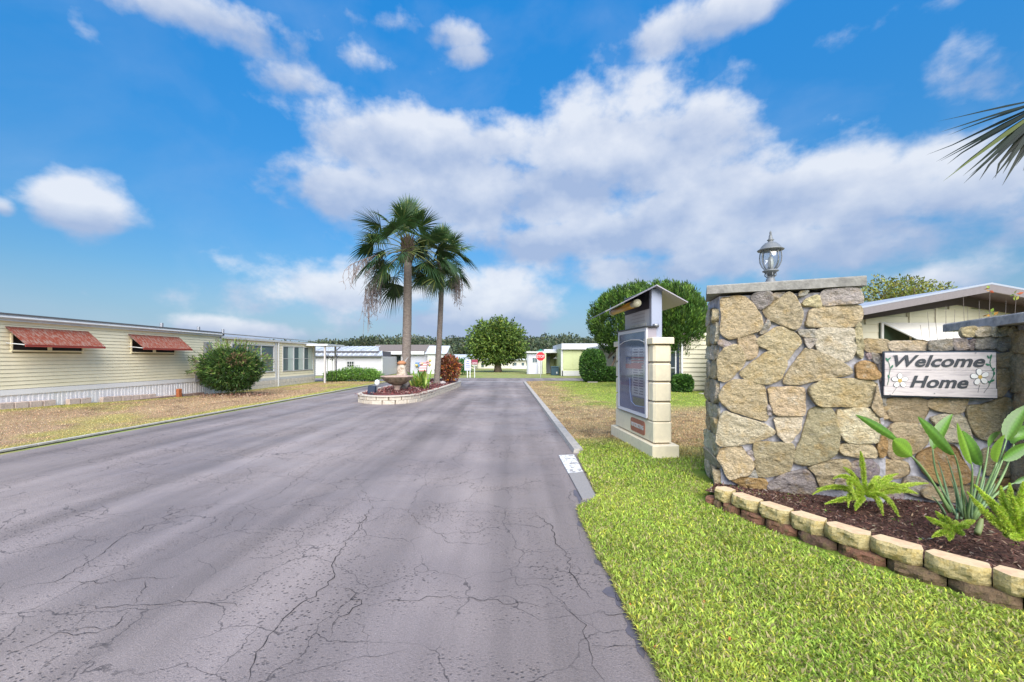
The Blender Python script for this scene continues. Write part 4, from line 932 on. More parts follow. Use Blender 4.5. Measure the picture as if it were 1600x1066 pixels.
# plaque
pq = []
for (cx, cz, a0) in ((1.02, .50, 0), (.50, .50, 90), (.50, .37, 180), (1.02, .37, 270)):
    for k in range(5): a = math.radians(a0+k*22.5); pq.append(kf(cx+.06*math.cos(a), .058, cz+.05*math.sin(a)))
MB().prism(pq, kb*-.010).build('plaque', mat('terracotta_plaque', (.40, .15, .09), .7, var=.1), ki)
text('NO SOLICITING', .098, kf(1.05, .046, .405), -ka, UP, WHITE, ki, bold=.003, sx=.80, ext=.002)
# glazed case
CF = mat('case_frame', (.68, .67, .72), .35, spec=.6); CS = mat('case_side', (.36, .33, .38), .4, metal=.3)
MB().box((.32, .045, .64), (1.66, .20, 2.10), kf).build('case_body', CS, ki)
fw = .055
for lo, hi in (((.30, .02, .63), (1.68, .045, .63+fw)), ((.30, .02, 2.10-fw), (1.68, .045, 2.10)), ((.30, .018, .63), (.30+fw, .046, 2.10)), ((1.68-fw, .018, .63), (1.68, .046, 2.10))):
    MB().box(lo, hi, kf).build('case_frame', CF, ki)
MB().box((.28, .0, 2.102), (1.72, .22, 2.125), kf).build('case_lid', mat('black_trim', (.02, .02, .022), .4), ki)
MB().box((.36, .036, .69), (1.62, .042, 2.04), kf).build('notice_board', mat('notice_blue_grey', (.10, .15, .30), .3, vscale=1.6, col2=(.22, .26, .42), mixlo=.4, mixhi=.6), ki)
PAP = mat('paper', (.58, .58, .63), .5)
MB().box((.40, .033, .95), (.98, .035, 1.78), kf).build('notice_sheet', PAP, ki)
MB().box((1.00, .033, 1.28), (1.58, .035, 1.80), kf).build('notice_sheet', mat('paper_grey', (.36, .38, .48), .5), ki)
MB().box((1.02, .030, 1.50), (1.28, .0325, 1.62), kf).build('flag_canton', mat('flag_blue', (.04, .10, .30), .5), ki)
MB().box((.52, .028, 1.42), (1.28, .0295, 1.50), kf).build('flag_stripe', mat('flag_red', (.45, .12, .16), .5), ki)
for k in range(3): MB().box((.42, .028, 1.50+k*.05), (1.00, .0295, 1.518+k*.05), kf).build('flag_stripe', mat('flag_red', (0, 0, 0)), ki)
for k in range(18):
    z = 1.74-k*.044
    for a0, a1 in ((.46, .66), (.70, .92)): MB().box((a0, .0315, z), (a1-random.uniform(0, .08), .0328, z+.018), kf).build('print_line', mat('print_grey', (.16, .16, .24), .6), ki)
MB().box((.42, .030, .78), (.92, .0315, .93), kf).build('photo_print', mat('print_green', (.20, .22, .10), .6, var=.4, vscale=8), ki)
MB().tube([kf(a, .03, z) for a, z in ((.37,1.86),(.6,1.91),(.99,1.93),(1.35,1.91),(1.61,1.86))], .010, 6).build('arch_trim', CF, ki)
MB().tube([kf(a, .03, z) for a, z in ((.40,.80),(.8,.78),(1.0,.84),(1.06,1.0),(1.06,1.25))], .008, 6).build('curved_trim', mat('trim_blue', (.25, .33, .55), .4), ki)
gq = MB().box((.355, .024, .685), (1.625, .028, 2.045), kf).build('case_glass', gl, ki)
# upper board, end post, roof, lamp
MB().box((.42, .13, 2.10), (1.60, .26, 2.74), kf).build('upper_board', mat('board_pale', (.50, .53, .60), .5, var=.05), ki)
MB().bbox((.33, .12, 1.93), (.42, .30, 2.735), .008, kf).build('end_post', mat('post_blue_grey', (.33, .36, .46), .45, metal=.2), ki)
for k, (z, a1) in enumerate(((2.36, 1.2), (2.30, 1.3), (2.24, 1.25))): MB().box((.62, .126, z), (a1, .129, z+.012), kf).build('print_line', mat('print_pale', (.38, .40, .46), .6), ki)
text('WELCOME', .075, kf(1.38, .127, 2.145), -ka, UP, WHITE, ki, ext=.001, bold=.002) if False else None
for k in range(9): MB().box((.56+k*.09, .124, 2.15), (.56+k*.09+.05, .129, 2.20), kf).build('letter', WHITE, ki)
MB().tube([kf(.33, .19, 2.115), kf(.33, .19, 2.16)], [.055, .05], 12).build('conduit_knob', METAL, ki, True)
RT = mat('roof_sheet', (.36, .33, .37), .35, metal=.2, var=.06)
rd = Vector((2.30, 6.72, 2.76)); el_ = Vector((1.483, 6.72, 2.345)); er = Vector((2.81, 6.74, 2.485)); far = Vector((0, 1.55, 0))
MB().prism([rd, el_, el_+far, rd+far], (0, 0, -.012)).build('roof_panel', mat('roof_sheet_shaded', (.10, .10, .13), .5), ki)  # darker lower skin: underside shade put into the colour
MB().prism([rd+UP*.002, el_+UP*.002, el_+far+UP*.002, rd+far+UP*.002], (0, 0, .005)).build('roof_panel', RT, ki)
MB().prism([rd, er, er+far, rd+far], (0, 0, .018)).build('roof_panel', RT, ki)
MB().prism([kf(.425, .14, 2.46), kf(.425, -.35, 2.52), kf(.425, .14, 2.72)], ka*1.1).build('roof_brace', mat('black_trim', (0, 0, 0)), ki) if False else None
MB().box((.43, .118, 2.42), (1.6, .128, 2.73), kf).build('roof_shade_strip', mat('roof_shade_navy', (.02, .022, .04), .5), ki)  # shade under the roof, painted as a dark sheet over the board top
LM = mat('amber_lens', (.62, .33, .05), .3, var=.15, vscale=10)
MB().tube([kf(.42, -.10, 2.50), kf(1.75, -.06, 2.50)], [.062, .058], 12).build('lamp_tube', LM, ki, True)
MB().tube([kf(.36, -.10, 2.50), kf(.55, -.10, 2.50)], [.064, .060], 12).build('lamp_cap', mat('lamp_cap_cream', (.50, .46, .33), .4), ki, True)
MB().tube([kf(1.70, -.06, 2.50), kf(1.80, -.06, 2.50)], [.064, .062], 12).build('lamp_cap', mat('lamp_cap_cream', (0, 0, 0)), ki, True)
for a in (.75, 1.4): MB().box((a, -.09, 2.53), (a+.04, .13, 2.56), kf).build('lamp_bracket', METAL, ki)
# ---------------------------------------------------------------- foliage helpers
def crown(name, c, r, n, lf, wd, cols, parent, m=LEAF, wts=None, lump=.22, seed=0, flat=1.0, zcut=None, updir=.25, shell=.45, hollow=0.0, lumpf=2.2):
    c = np.array(c, float); r = np.array(r, float)
    d = RNG.normal(size=(n, 3)); d /= np.linalg.norm(d, axis=1, keepdims=True)
    lp = np.array([mnoise.noise(Vector((v[0]*lumpf+seed, v[1]*lumpf, v[2]*lumpf)))+.5*mnoise.noise(Vector((v[0]*lumpf*2.3+seed, v[1]*lumpf*2.3, v[2]*lumpf*2.3+4))) for v in d])
    rad = (1-shell*RNG.uniform(0, 1, n)**1.3)*(1+lump*lp)
    p = d*rad[:, None]
    if hollow:
        k = lp > -hollow; p, d, lp = p[k], d[k], lp[k]
    pos_ = c+p*r
    if zcut is not None: k = pos_[:, 2] > zcut; pos_, d, lp = pos_[k], d[k], lp[k]
    nn = len(pos_); dr = d*1.0+RNG.normal(0, .7, (nn, 3)); dr[:, 2] += updir
    return leaves(name, pos_, dr, lf*RNG.uniform(.6, 1.3, nn), wd*RNG.uniform(.7, 1.2, nn), pal(cols, nn, wts, .24), m, parent)
def limbs(base, tips, r0, m, parent, name='limb'):
    for t in tips:
        t = Vector(t); a = Vector(base); mid = (a+t)/2+Vector((random.uniform(-.1, .1), random.uniform(-.1, .1), .08))*((t-a).length)
        MB().tube(bez(a, mid, t, 6), [r0*(1-.13*i) for i in range(7)], 7).build(name, m, parent, True)
# ---------------------------------------------------------------- siding
def siding(parent, o, u, out, length, z0, z1, pitch, m, holes=(), lap=.018, name='siding_board', seam=None):
    """lapped boards along u; holes = (s0, s1, za, zb)"""
    z = z0
    while z < z1-.01:
        zt = min(z+pitch, z1); segs = [(0, length)]
        for h0, h1, ha, hb in holes:
            if zt > ha+.01 and z < hb-.01:
                ns = []
                for a, b in segs:
                    if h1 <= a or h0 >= b: ns.append((a, b)); continue
                    if h0 > a: ns.append((a, h0))
                    if h1 < b: ns.append((h1, b))
                segs = ns
        for a, b in segs:
            g = min(.010, (zt-z)*.07); p = [o+u*a+UP*(z+g)+out*lap, o+u*b+UP*(z+g)+out*lap, o+u*b+UP*zt+out*.003, o+u*a+UP*zt+out*.003]
            MB().prism(p, out*-.012).build(name, m, parent)
        z = zt
def window(parent, o, u, out, s0, s1, za, zb, panes=(1, 1), fm=None, frame=.05, depth=.05, gm_=None):
    fm = fm or WHITE; f = lambda s, d, z: o+u*s+out*d+UP*z
    w = MB(); w.box((s0, 0, za), (s1, depth, za+frame), f); w.box((s0, 0, zb-frame), (s1, depth, zb), f); w.box((s0, .001, za+frame), (s0+frame, depth-.001, zb-frame), f); w.box((s1-frame, .001, za+frame), (s1, depth-.001, zb-frame), f)
    wo_ = w.build('window_frame', fm, parent)
    nx, nz_ = panes; W_ = (s1-s0-2*frame)/nx; H_ = (zb-za-2*frame)/nz_
    for i in range(nx):
        for j in range(nz_):
            a = s0+frame+i*W_; z = za+frame+j*H_
            MB().box((a+.012, .005, z+.012), (a+W_-.012, .013, z+H_-.012), f).build('pane', gm_ or GLASS, wo_)
    for i in range(1, nx): a = s0+frame+i*W_; MB().box((a-.015, .003, za+frame), (a+.015, depth*.8, zb-frame), f).build('mullion', fm, wo_)
    for j in range(1, nz_): z = za+frame+j*H_; MB().box((s0+frame, .004, z-.013), (s1-frame, depth*.7, z+.013), f).build('sash_rail', fm, wo_)
    return wo_
# ---------------------------------------------------------------- cream mobile home on the left
XH = -13.2; hm = thing('mobile_home', (XH-1.5, 18, 0), 'long cream mobile home with red slatted awnings, white skirting and glazed sunroom at far end', 'house')
U = Vector((0, 1, 0)); O = Vector((XH, 6, 0)); out = Vector((1, 0, 0))
holes = [(11.15-6, 12.95-6, 1.82, 2.26), (14.65-6, 16.5-6, 1.82, 2.26)]
MB().box((XH-3.4, 6, -.1), (XH-.01, 28.3, 2.6)).build('wall_core', mat('core_lap_shadow', (.30, .26, .15), .8), hm)  # brown core seen through board gaps: lap shadow lines put into its colour
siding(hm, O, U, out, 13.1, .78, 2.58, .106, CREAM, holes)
for a, b, za, zb in holes:
    MB().box((XH-.009, 6+a, za), (XH-.004, 6+b, zb)).build('window_glass', mat('dark_screen', (.008, .008, .01), .6), hm)
    MB().box((XH, 6+a-.04, za-.04), (XH+.04, 6+b+.04, za)).build('window_sill', CREAM, hm)
    MB().box((XH, 6+(a+b)/2-.05, za), (XH+.03, 6+(a+b)/2+.05, zb)).build('mullion', CREAM, hm)
    MB().box((XH, 6+a-.04, za), (XH+.03, 6+a, zb)).build('window_jamb', CREAM, hm); MB().box((XH, 6+b, za), (XH+.03, 6+b+.04, zb)).build('window_jamb', CREAM, hm)
MB().box((XH-.02, 6, .63), (XH+.035, 19.1, .775)).build('base_trim', mat('bright_trim', (.88, .85, .83), .5), hm)
for i in range(52):   # ribbed skirting panels
    y = 6+i*.25; zb = max(-.02, .28-.034*(y-10.9)-.03); bm_ = MB()
    bm_.box((XH-.02, y, zb), (XH+.0, y+.247, .63)); bm_.box((XH, y+.02, zb), (XH+.012, y+.07, .63)); bm_.box((XH, y+.12, zb), (XH+.012, y+.17, .63))
    bm_.build('skirting_panel', mat('white_skirting', (.86, .83, .82), .5, var=.06, vscale=3), hm)
BRK = mat('pink_brick', (.66, .52, .44), .85, var=.2, vscale=9, col2=(.52, .40, .34), mixlo=.45, mixhi=.65)
y = 7.0; i = 0
while y < 16.2:
    zg = .28-.034*(y-10.9); w = .34; top = zg+.17 if y < 15.2 else zg+.08
    if not (11.9 < y < 12.2 or 13.0 < y < 13.3): MB().bbox((XH+.04, y+.01, zg-.08), (XH+.16, y+w-.015, top), .012).build('brick', BRK, hm)
    y += w; i += 1
MB().box((XH+.02, 7, .05), (XH+.24, 17.8, .17)).build('brick_footing', mat('footing_rose', (.32, .22, .19), .9, var=.3, vscale=5), hm)
# roof
MB().box((XH-.05, 6, 2.575), (XH+.10, 19.1, 2.72)).build('fascia', WHITE2, hm)
MB().prism([Vector((XH+.10, 6, 2.72)), Vector((XH+.10, 28.4, 2.72)), Vector((XH-1.8, 28.4, 2.86)), Vector((XH-1.8, 6, 2.86))], (0, 0, .025)).build('roof', mat('roof_grey', (.42, .43, .45), .5, var=.1), hm)
MB().box((XH+.075, 6, 2.745), (XH+.13, 19.05, 2.775)).build('roof_edge', mat('dark_gutter', (.12, .12, .13), .5), hm)
MB().tube([Vector((XH+.135, 6, 2.66)), Vector((XH+.135, 19.05, 2.66))], .03, 8).build('gutter', WHITE, hm)
for y in (17.0, 19.0, 20.6): MB().tube([Vector((XH-.9, y, 2.7)), Vector((XH-.9, y, 3.02))], .06, 8).build('roof_vent', METAL, hm)
# awnings
AW = mat('faded_red_metal', (.25, .055, .03), .85, spec=.2, vscale=9, stretch=(1, 3, 1), col2=(.30, .20, .16), mixlo=.46, mixhi=.60, var=.12)
AWE = mat('red_metal', (.34, .055, .04), .5)
for y0, y1 in ((10.98, 13.14), (14.5, 16.72)):
    aw = thing('window_awning', (XH, (y0+y1)/2, 2.4), 'faded red slatted awning over the %s dark window of the cream mobile home' % ('near left' if y0 < 12 else 'farther'), 'awning', 'red slatted window awnings')
    n = 7
    for k in range(n):
        a, b = k/n, (k+1)/n; x0, z0 = XH+.02+.52*a, 2.41-.46*a; x1, z1 = XH+.02+.52*b, 2.41-.46*b-.006
        MB().prism([Vector((x0, y0, z0+.018)), Vector((x1+.02, y0, z1)), Vector((x1+.02, y1, z1)), Vector((x0, y1, z0+.018))], (0, 0, .008)).build('slat', AW, aw)
    MB().box((XH+.54, y0, 1.90), (XH+.56, y1, 1.962)).build('front_valance', AWE, aw)
    for yy in (y0+.03, y1-.05): MB().tube([Vector((XH+.02, yy, 2.0)), Vector((XH+.5, yy, 1.955))], .012, 6).build('arm', WHITE2, aw); MB().tube([Vector((XH+.02, yy, 2.40)), Vector((XH+.55, yy, 1.95))], .012, 6).build('rafter', METAL, aw)
# boxes on the wall, hydrant-like standpipe
o = MB().box((XH+.02, 18.05, 1.55), (XH+.14, 18.4, 2.30)).build('meter_box', METAL, hm); MB().tube([Vector((XH+.06, 18.2, .7)), Vector((XH+.06, 18.2, 1.55))], .025, 6).build('conduit', METAL, hm)
MB().bbox((XH+.02, 17.55, .62), (XH+.34, 18.0, 1.02), .02).build('utility_box', mat('box_grey', (.16, .16, .18), .6), hm)
t = thing('terracotta_standpipe', (XH+.3, 16.35, .06), 'orange brown upright pipe at the foot of the white skirting', 'pipe')
MB().bbox((XH+.24, 16.27, .05), (XH+.36, 16.45, .42), .02).build('pipe_body', mat('rust_orange', (.42, .13, .05), .7, var=.2), t); MB().tube([Vector((XH+.3, 16.4, .3)), Vector((XH+.34, 16.55, .12))], .03, 6).build('spout', mat('box_grey', (0, 0, 0)), t)
# sunroom front
MB().box((XH-.05, 19.1, 2.50), (XH+.12, 28.4, 2.60)).build('fascia', WHITE, hm)
MB().box((XH-.02, 19.05, 0), (XH+.03, 19.2, 2.6)).build('corner_trim', WHITE, hm)
O2 = Vector((XH, 19.2, 0)); h2 = [(.6, 4.2, .84, 2.32), (5.05, 8.75, .84, 2.32)]
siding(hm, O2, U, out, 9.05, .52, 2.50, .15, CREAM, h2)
MB().box((XH-.02, 19.2, .40), (XH+.035, 28.3, .54)).build('base_trim', WHITE, hm)
GG = mat('glass_reflective', (.10, .14, .16), .15, spec=1.0); GC = mat('curtain_glass', (.42, .52, .47), .3, stretch=(1, 9, .2), vscale=2, col2=(.60, .64, .60), mixlo=.45, mixhi=.6)
w = window(hm, O2, U, out, .6, 4.2, .84, 2.32, (3, 2), WHITE, .06, .06, GG)
for k in range(3): window(hm, O2, U, out, 5.05+k*1.235, 5.05+(k+1)*1.235, .84, 2.32, (1, 2), WHITE, .045, .05, GG); MB().box((XH+.014, 19.2+5.05+k*1.235+.62, .90), (XH+.02, 19.2+5.05+(k+1)*1.235-.05, 2.27)).build('curtain', GC, hm)
MB().tube([Vector((XH+.07, 23.75, 0)), Vector((XH+.07, 23.75, 2.5))], .04, 8).build('downspout', WHITE, hm); MB().box((XH, 23.5, 0), (XH+.04, 23.68, 2.5)).build('corner_trim', WHITE, hm); MB().box((XH, 28.1, .4), (XH+.04, 28.3, 2.5)).build('corner_trim', WHITE, hm)
for r in range(2):
    y = 19.2+(r*.22)
    while y < 28.1:
        MB().bbox((XH, y+.01, .0+r*.2), (XH+.05, min(y+.44, 28.25)-.01, .19+r*.2), .01).build('brick', mat('pale_block', (.60, .54, .46), .85, var=.1, vscale=7), hm); y += .45
# carport porch
cp = thing('porch_roof', (-12.4, 28.2, 0), 'small flat white porch roof on two posts beyond the sunroom', 'carport')
MB().box((XH-.1, 26.9, 2.40), (-11.75, 29.6, 2.52)).build('roof_slab', WHITE2, cp)
for x, y in ((-12.0, 27.1), (-12.25, 29.3)): MB().box((x-.05, y-.05, -.05), (x+.05, y+.05, 2.4)).build('post', mat('post_taupe', (.50, .47, .46), .6), cp)
MB().tube([Vector((-12.25, 29.3, 2.1)), Vector((-11.9, 29.3, 2.38))], .03, 6).build('brace', METAL, cp)
# ---------------------------------------------------------------- palms
PALMM = mat('palm_leaf', (0, 0, 0), .45, attr=True, trans=.22, spec=.4)
def fan(parent, hub, d, petl, bl, n=34, w=.05, col=(.055, .12, .03), droop=.5, dead=False, tw=0.0, pm=None, nm='frond', spread=2.0, petr=.018):
    d = Vector(d).normalized(); side = d.cross(UP)
    side = side.normalized() if side.length > .05 else Vector((1, 0, 0)); side = (side+Vector((0, 0, tw))).normalized(); nrm = side.cross(d).normalized()
    tip0 = hub+d*petl+Vector((0, 0, -.18*petl*petl*(1-abs(d.z)*.5))); V = []; Fc = []; cs = []
    # petiole
    pth = bez(hub, hub+d*petl*.55+Vector((0, 0, .06*petl)), tip0, 4); dd = (pth[-1]-pth[-2]).normalized(); b = MB(); b.tube(pth, [petr*1.4, petr*1.1, petr, petr*.8, petr*.6], 5)
    V += b.v; Fc4 = list(b.f); cs += [(.16, .19, .06) if not dead else (.22, .17, .12)]*len(b.v)
    for k in range(n):
        t = (k+.5)/n*2-1; a = t*spread; L_ = bl*(1-.22*abs(t)**2)*random.uniform(.9, 1.06)
        o = tip0+dd*bl*.10*(1-abs(t)); v = (dd*math.cos(a)+side*math.sin(a)+nrm*(.20*abs(math.sin(a*1.0))+random.uniform(-.08, .08))).normalized()
        s = v.cross(nrm).normalized(); cc = np.array(col)*random.uniform(.65, 1.35)
        if random.random() < .10 and not dead: cc = np.array((.15, .18, .05))*random.uniform(.8, 1.3)
        pts = []; steps = 5
        for j in range(steps+1):
            f = j/steps; g = -droop*L_*f**2.4*(1-.4*abs(v.z)); pts.append(o+v*L_*f+Vector((0, 0, g))+(Vector((random.gauss(0, .02), random.gauss(0, .02), 0)) if j == steps else Vector()))
        i0 = len(V)
        for j, q in enumerate(pts):
            f = j/steps; ww = w*(.30+1.5*f if f < .4 else .9*(1-f)/.6+.02)*.55
            V += [tuple(q-s*ww), tuple(q+s*ww)]; cs += [tuple(cc*(1 if f < .8 else 1.3))]*2
        for j in range(steps): Fc4.append((i0+j*2, i0+j*2+1, i0+j*2+3, i0+j*2+2))
    b = MB(); b.v = V; b.f = Fc4; return b.build(nm, pm or PALMM, parent, cols=cs, normals=False)
def palm(base, top, r0, r1, nfr, petl, bl, label, dead=(), seed=1, w=.055, nl=34, front=0):
    random.seed(seed); th = thing('palm_tree', base, label, 'palm tree'); ax = top-base; n = 46; b = MB()
    seg = 16; V = []; Fc = []
    for i in range(n+1):
        f = i/n; c = base+ax*f+Vector((math.sin(f*3)*.04, 0, 0)); r = r0*(1-f)**3*.35+r0*(1-f)+r1*f*1.0
        r = r1+(r0-r1)*(1-f)**1.2; r *= 1+.035*(i % 2)+.03*mnoise.noise(Vector((f*20, seed, 0)))
        if f < .05: r *= 1.22-f*4.4
        for k in range(seg):
            a = 2*math.pi*k/seg; rr = r*(1+.04*mnoise.noise(Vector((math.cos(a)*2, math.sin(a)*2, f*30)))); V.append(c+Vector((math.cos(a)*rr, math.sin(a)*rr, 0)))
    for i in range(n):
        for k in range(seg): Fc.append((i*seg+k, i*seg+(k+1) % seg, (i+1)*seg+(k+1) % seg, (i+1)*seg+k))
    b.v = [tuple(v) for v in V]; b.f = Fc; b.build('trunk', mat('palm_trunk', (.23, .19, .165), .9, var=.3, vscale=9, stretch=(1, 1, 3.5), col2=(.13, .105, .09), mixlo=.42, mixhi=.66, bump=.02, bscale=22), th, True)
    # leaf-base collar
    b = MB()
    for k in range(90):
        a = k*2.4; z = random.uniform(-.75, .15); c = top+Vector((math.cos(a)*r1*.9, math.sin(a)*r1*.9, z)); e = c+Vector((math.cos(a)*.16, math.sin(a)*.16, .36)); b.tube([c, e], [.06, .025], 4)
    b.build('leaf_bases', mat('old_leaf_base', (.05, .035, .022), .9, var=.3, vscale=12), th)
    hub = top+Vector((0, 0, .12)); ga = 2.399963
    for k in range(nfr):
        f = (k+.5)/nfr; el = math.radians(84-122*f**.85+random.uniform(-15, 15)); a = k*ga+seed+random.uniform(-.3, .3)
        d = Vector((math.cos(a)*math.cos(el), math.sin(a)*math.cos(el), math.sin(el)))
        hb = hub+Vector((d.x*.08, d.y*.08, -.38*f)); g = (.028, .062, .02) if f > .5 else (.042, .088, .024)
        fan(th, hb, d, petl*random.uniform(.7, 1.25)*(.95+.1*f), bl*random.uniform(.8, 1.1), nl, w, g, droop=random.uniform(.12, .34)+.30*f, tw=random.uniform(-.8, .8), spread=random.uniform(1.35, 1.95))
    for (a, el, pl, b_, dr) in dead:
        a, el = math.radians(a), math.radians(el); d = Vector((math.cos(a)*math.cos(el), math.sin(a)*math.cos(el), math.sin(el)))
        hang(th, hub+Vector((0, 0, -.3)), d, pl, b_, dr)
    return th
def hang(parent, hub, d, arm, drop, spread, n=30):
    """old flower stalk: arches out, then hangs as a tangle of thin grey strands"""
    tip = hub+d*arm; b = MB(); pth = bez(hub, hub+d*arm*.6+Vector((0, 0, .25)), tip, 8); b.tube(pth, [.02]*9, 4)
    for k in range(n):
        s = pth[random.randint(5, 8)]; f = random.uniform(.35, 1); e = s+Vector((random.gauss(0, spread), random.gauss(0, spread), -drop*f)); m_ = (s+e)/2+Vector((random.gauss(0, spread), random.gauss(0, spread), drop*.15))
        q = bez(s, m_, e, 5); b.tube(q, [.013, .013, .012, .010, .009, .006], 3, False)
        for j in range(5):
            c = q[random.randint(2, 5)]; b.tube([c, c+Vector((random.gauss(0, .09), random.gauss(0, .09), -random.uniform(.04, .2)))], [.010, .006], 3, False)
    b.build('dead_flower_stalk', mat('dead_strand', (.20, .16, .15), .9, var=.25), parent, normals=False)
IZ = .26
b1 = P(633, 604, 19.0); b1.z = IZ; t1 = P(637, 386, 19.0)
palm(b1, t1, .21, .17, 40, 1.32, 1.15, 'taller thick-trunked cabbage palm on the planted island, nearest the birdbath', dead=((183, -42, 2.5, 2.1, .13), (180, -40, 2.3, 1.7, .12), (200, -18, 2.4, 1.1, .2)), seed=3, w=.062, nl=36)
b2 = P(682, 601, 21.2); b2.z = IZ; t2 = P(681, 420, 21.2); t2 = P(691, 404, 21.2)
palm(b2, t2, .15, .115, 28, 1.0, 1.0, 'shorter thin-trunked cabbage palm behind, at the red bush end of the island', dead=((-2, -42, 1.2, 1.7, .12), (-12, -40, 1.1, 1.5, .12), (-90, 10, .5, 1.1, .15)), seed=9, w=.058, nl=34)
# palm just right of the frame whose frond reaches into view
hub_ = P(1652, 158, 3.5); dd = Vector((-.90, .05, -.40)).normalized(); ps_ = hub_-dd*2.0+Vector((0, 0, .30))
pb = Vector((ps_.x+.14, ps_.y, .05)); pt = Vector((ps_.x+.14, ps_.y, ps_.z+.28)); th = thing('palm_tree', pb, 'palm at the top right edge, only dark frond tips in view', 'palm tree')
MB().lathe([(.2,0),(.16,.4),(.15,2),(.14,pt.z-.2),(.1,pt.z-.05)], pb, 14).build('trunk', MATS['palm_trunk'], th, True)
random.seed(4)
hub_ = P(1652, 158, 3.5); dd = Vector((-.90, .05, -.40)).normalized(); fanb = None
fan(th, hub_-dd*2.0+Vector((0,0,.62)), dd, 2.0, .86, 26, .045, (.012, .02, .008), droop=.04, tw=.9, spread=.80, petr=.014)  # blade colour darkened to stand for backlighting
for a in (-.3, .9): fan(th, pt, (math.cos(a)*.8, math.sin(a)*.8, .5), .9, .8, 26, .045, (.05, .10, .03), droop=.4)
# ---------------------------------------------------------------- planted island
isl = [(-5.72,16.2),(-5.55,15.45),(-5.1,14.95),(-4.55,14.72),(-4.0,14.85),(-3.62,15.3),(-3.42,16.1),(-3.28,18),(-3.15,20),(-3.05,22.3),(-3.0,24.2),(-3.25,24.9),(-3.9,25.1),(-5.0,24.7),(-5.7,22.5),(-5.85,19.5),(-5.82,17.5)]
def closed(pts, per=10):
    out = []; n = len(pts)
    for i in range(n):
        p0, p1, p2, p3 = [Vector((*pts[(i+j-1) % n], 0)) for j in range(4)]
        for k in range(per):
            t = k/per; out.append(.5*((2*p1)+(p2-p0)*t+(2*p0-5*p1+4*p2-p3)*t*t+(3*p1-p0-3*p2+p3)*t**3))
    return out
ic = closed(isl); cum = [0]
for i in range(len(ic)): cum.append(cum[-1]+(ic[(i+1) % len(ic)]-ic[i]).length)
def ipt(d):
    d = d % cum[-1]; i = max(0, next(k for k in range(len(ic)) if cum[k+1] >= d)); return ic[i].lerp(ic[(i+1) % len(ic)], (d-cum[i])/(cum[i+1]-cum[i]))
ie = thing('island_edging', (-4.4, 19, 0), 'low two-course pale block edging round the planted island', 'garden edging')
ib = mat('pale_block_wall', (.52, .46, .38), .85, var=.18, vscale=6, col2=(.38, .33, .27), mixlo=.5, mixhi=.7)
random.seed(2)
for row in range(2):
    d = row*.21
    while d < cum[-1]+row*.21-.2:
        a, b_ = ipt(d), ipt(d+.42); t = (b_-a).normalized(); nr = Vector((t.y, -t.x, 0)); j = random.uniform(-.006, .006)
        MB().bbox((.008, -.16, row*.135), ((b_-a).length-.008, 0, row*.135+.125), .014, lambda x, y, z: a+t*x+nr*(-y-.08+j)+UP*z).build('block', ib, ie); d += .42
cap = MB(); n = len(ic)
for i in range(n):
    a = ic[i]; t = (ic[(i+1) % n]-ic[i-1]).normalized(); nr = Vector((t.y, -t.x, 0)); cap.v += [tuple(a+nr*.10+UP*.262), tuple(a+nr*.10+UP*.295), tuple(a-nr*.10+UP*.295), tuple(a-nr*.10+UP*.262)]
for i in range(n):
    for k in range(4): cap.f.append((i*4+k, i*4+(k+1) % 4, ((i+1) % n)*4+(k+1) % 4, ((i+1) % n)*4+k))
cap.build('coping', mat('coping', (.52, .47, .40), .8, var=.08), ie)
red = mat('red_mulch', (.17, .07, .065), .95, var=.45, vscale=9, col2=(.13, .05, .055), mixlo=.4, mixhi=.6, bump=.04, bscale=18, spec=.1)
b = MB(); cen = Vector((-4.4, 19.8, 0)); K = 8
for i in range(n):
    for k in range(K): f = k/K; p = ic[i].lerp(Vector((-4.4, min(max(ic[i].y, 16), 23.6), 0)), f); b.v.append((p.x, p.y, .24+.16*math.sin(f*1.5)+.03*mnoise.noise(p*2.5)))
for i in range(n):
    for k in range(K-1): b.f.append((i*K+k, ((i+1) % n)*K+k, ((i+1) % n)*K+k+1, i*K+k+1))
o = b.build('red_mulch', red, kind='stuff', smooth=True); tag(o, 'reddish bark mulch covering the planted island', 'mulch')
pp = np.array(b.v); q = pp[RNG.integers(0, len(pp), 6000)]+RNG.normal(0, .12, (6000, 3))*[1, 1.5, .05]
dr = RNG.normal(size=(6000, 3)); dr[:, 2] = np.abs(dr[:, 2])*.4
inside = (q[:, 0] > -5.7) & (q[:, 0] < -3.2) & (q[:, 1] > 15.2) & (q[:, 1] < 24.8)
q, dr = q[inside], dr[inside]; o = leaves('red_mulch_chips', q+[0, 0, .015], dr, .09, .035, pal([(.20,.065,.06),(.12,.045,.045),(.27,.18,.17),(.08,.04,.04)], len(q), None, .3), DRY, kind='stuff'); tag(o, 'loose red bark chips on the planted island', 'mulch')
# birdbath
random.seed(21)
fb = Vector((-4.28, 15.75, .26)); bb_ = thing('birdbath', fb, 'wide scalloped stone birdbath on a pedestal at the near end of the island', 'birdbath')
STN = mat('mossy_stone', (.24, .185, .13), .7, var=.3, vscale=7, col2=(.10, .085, .05), mixlo=.42, mixhi=.62)
MB().lathe([(.20,0),(.20,.05),(.15,.08),(.12,.14),(.115,.24),(.15,.30),(.17,.33)], fb, 16).build('pedestal', mat('pink_stone', (.40, .29, .24), .8, var=.15), bb_, True)
sc = lambda th, z: 1+.05*math.cos(th*9)*(z > .5)
MB().lathe([(.12,.33),(.30,.40),(.46,.52),(.55,.63),(.57,.655),(.55,.665),(.50,.64),(.3,.56),(.02,.54)], fb, 54, sc).build('basin', STN, bb_, True)
MB().lathe([(.565,.648),(.585,.668),(.565,.69),(.54,.675)], fb, 54, sc).build('rim', mat('pink_stone', (0, 0, 0)), bb_, True)
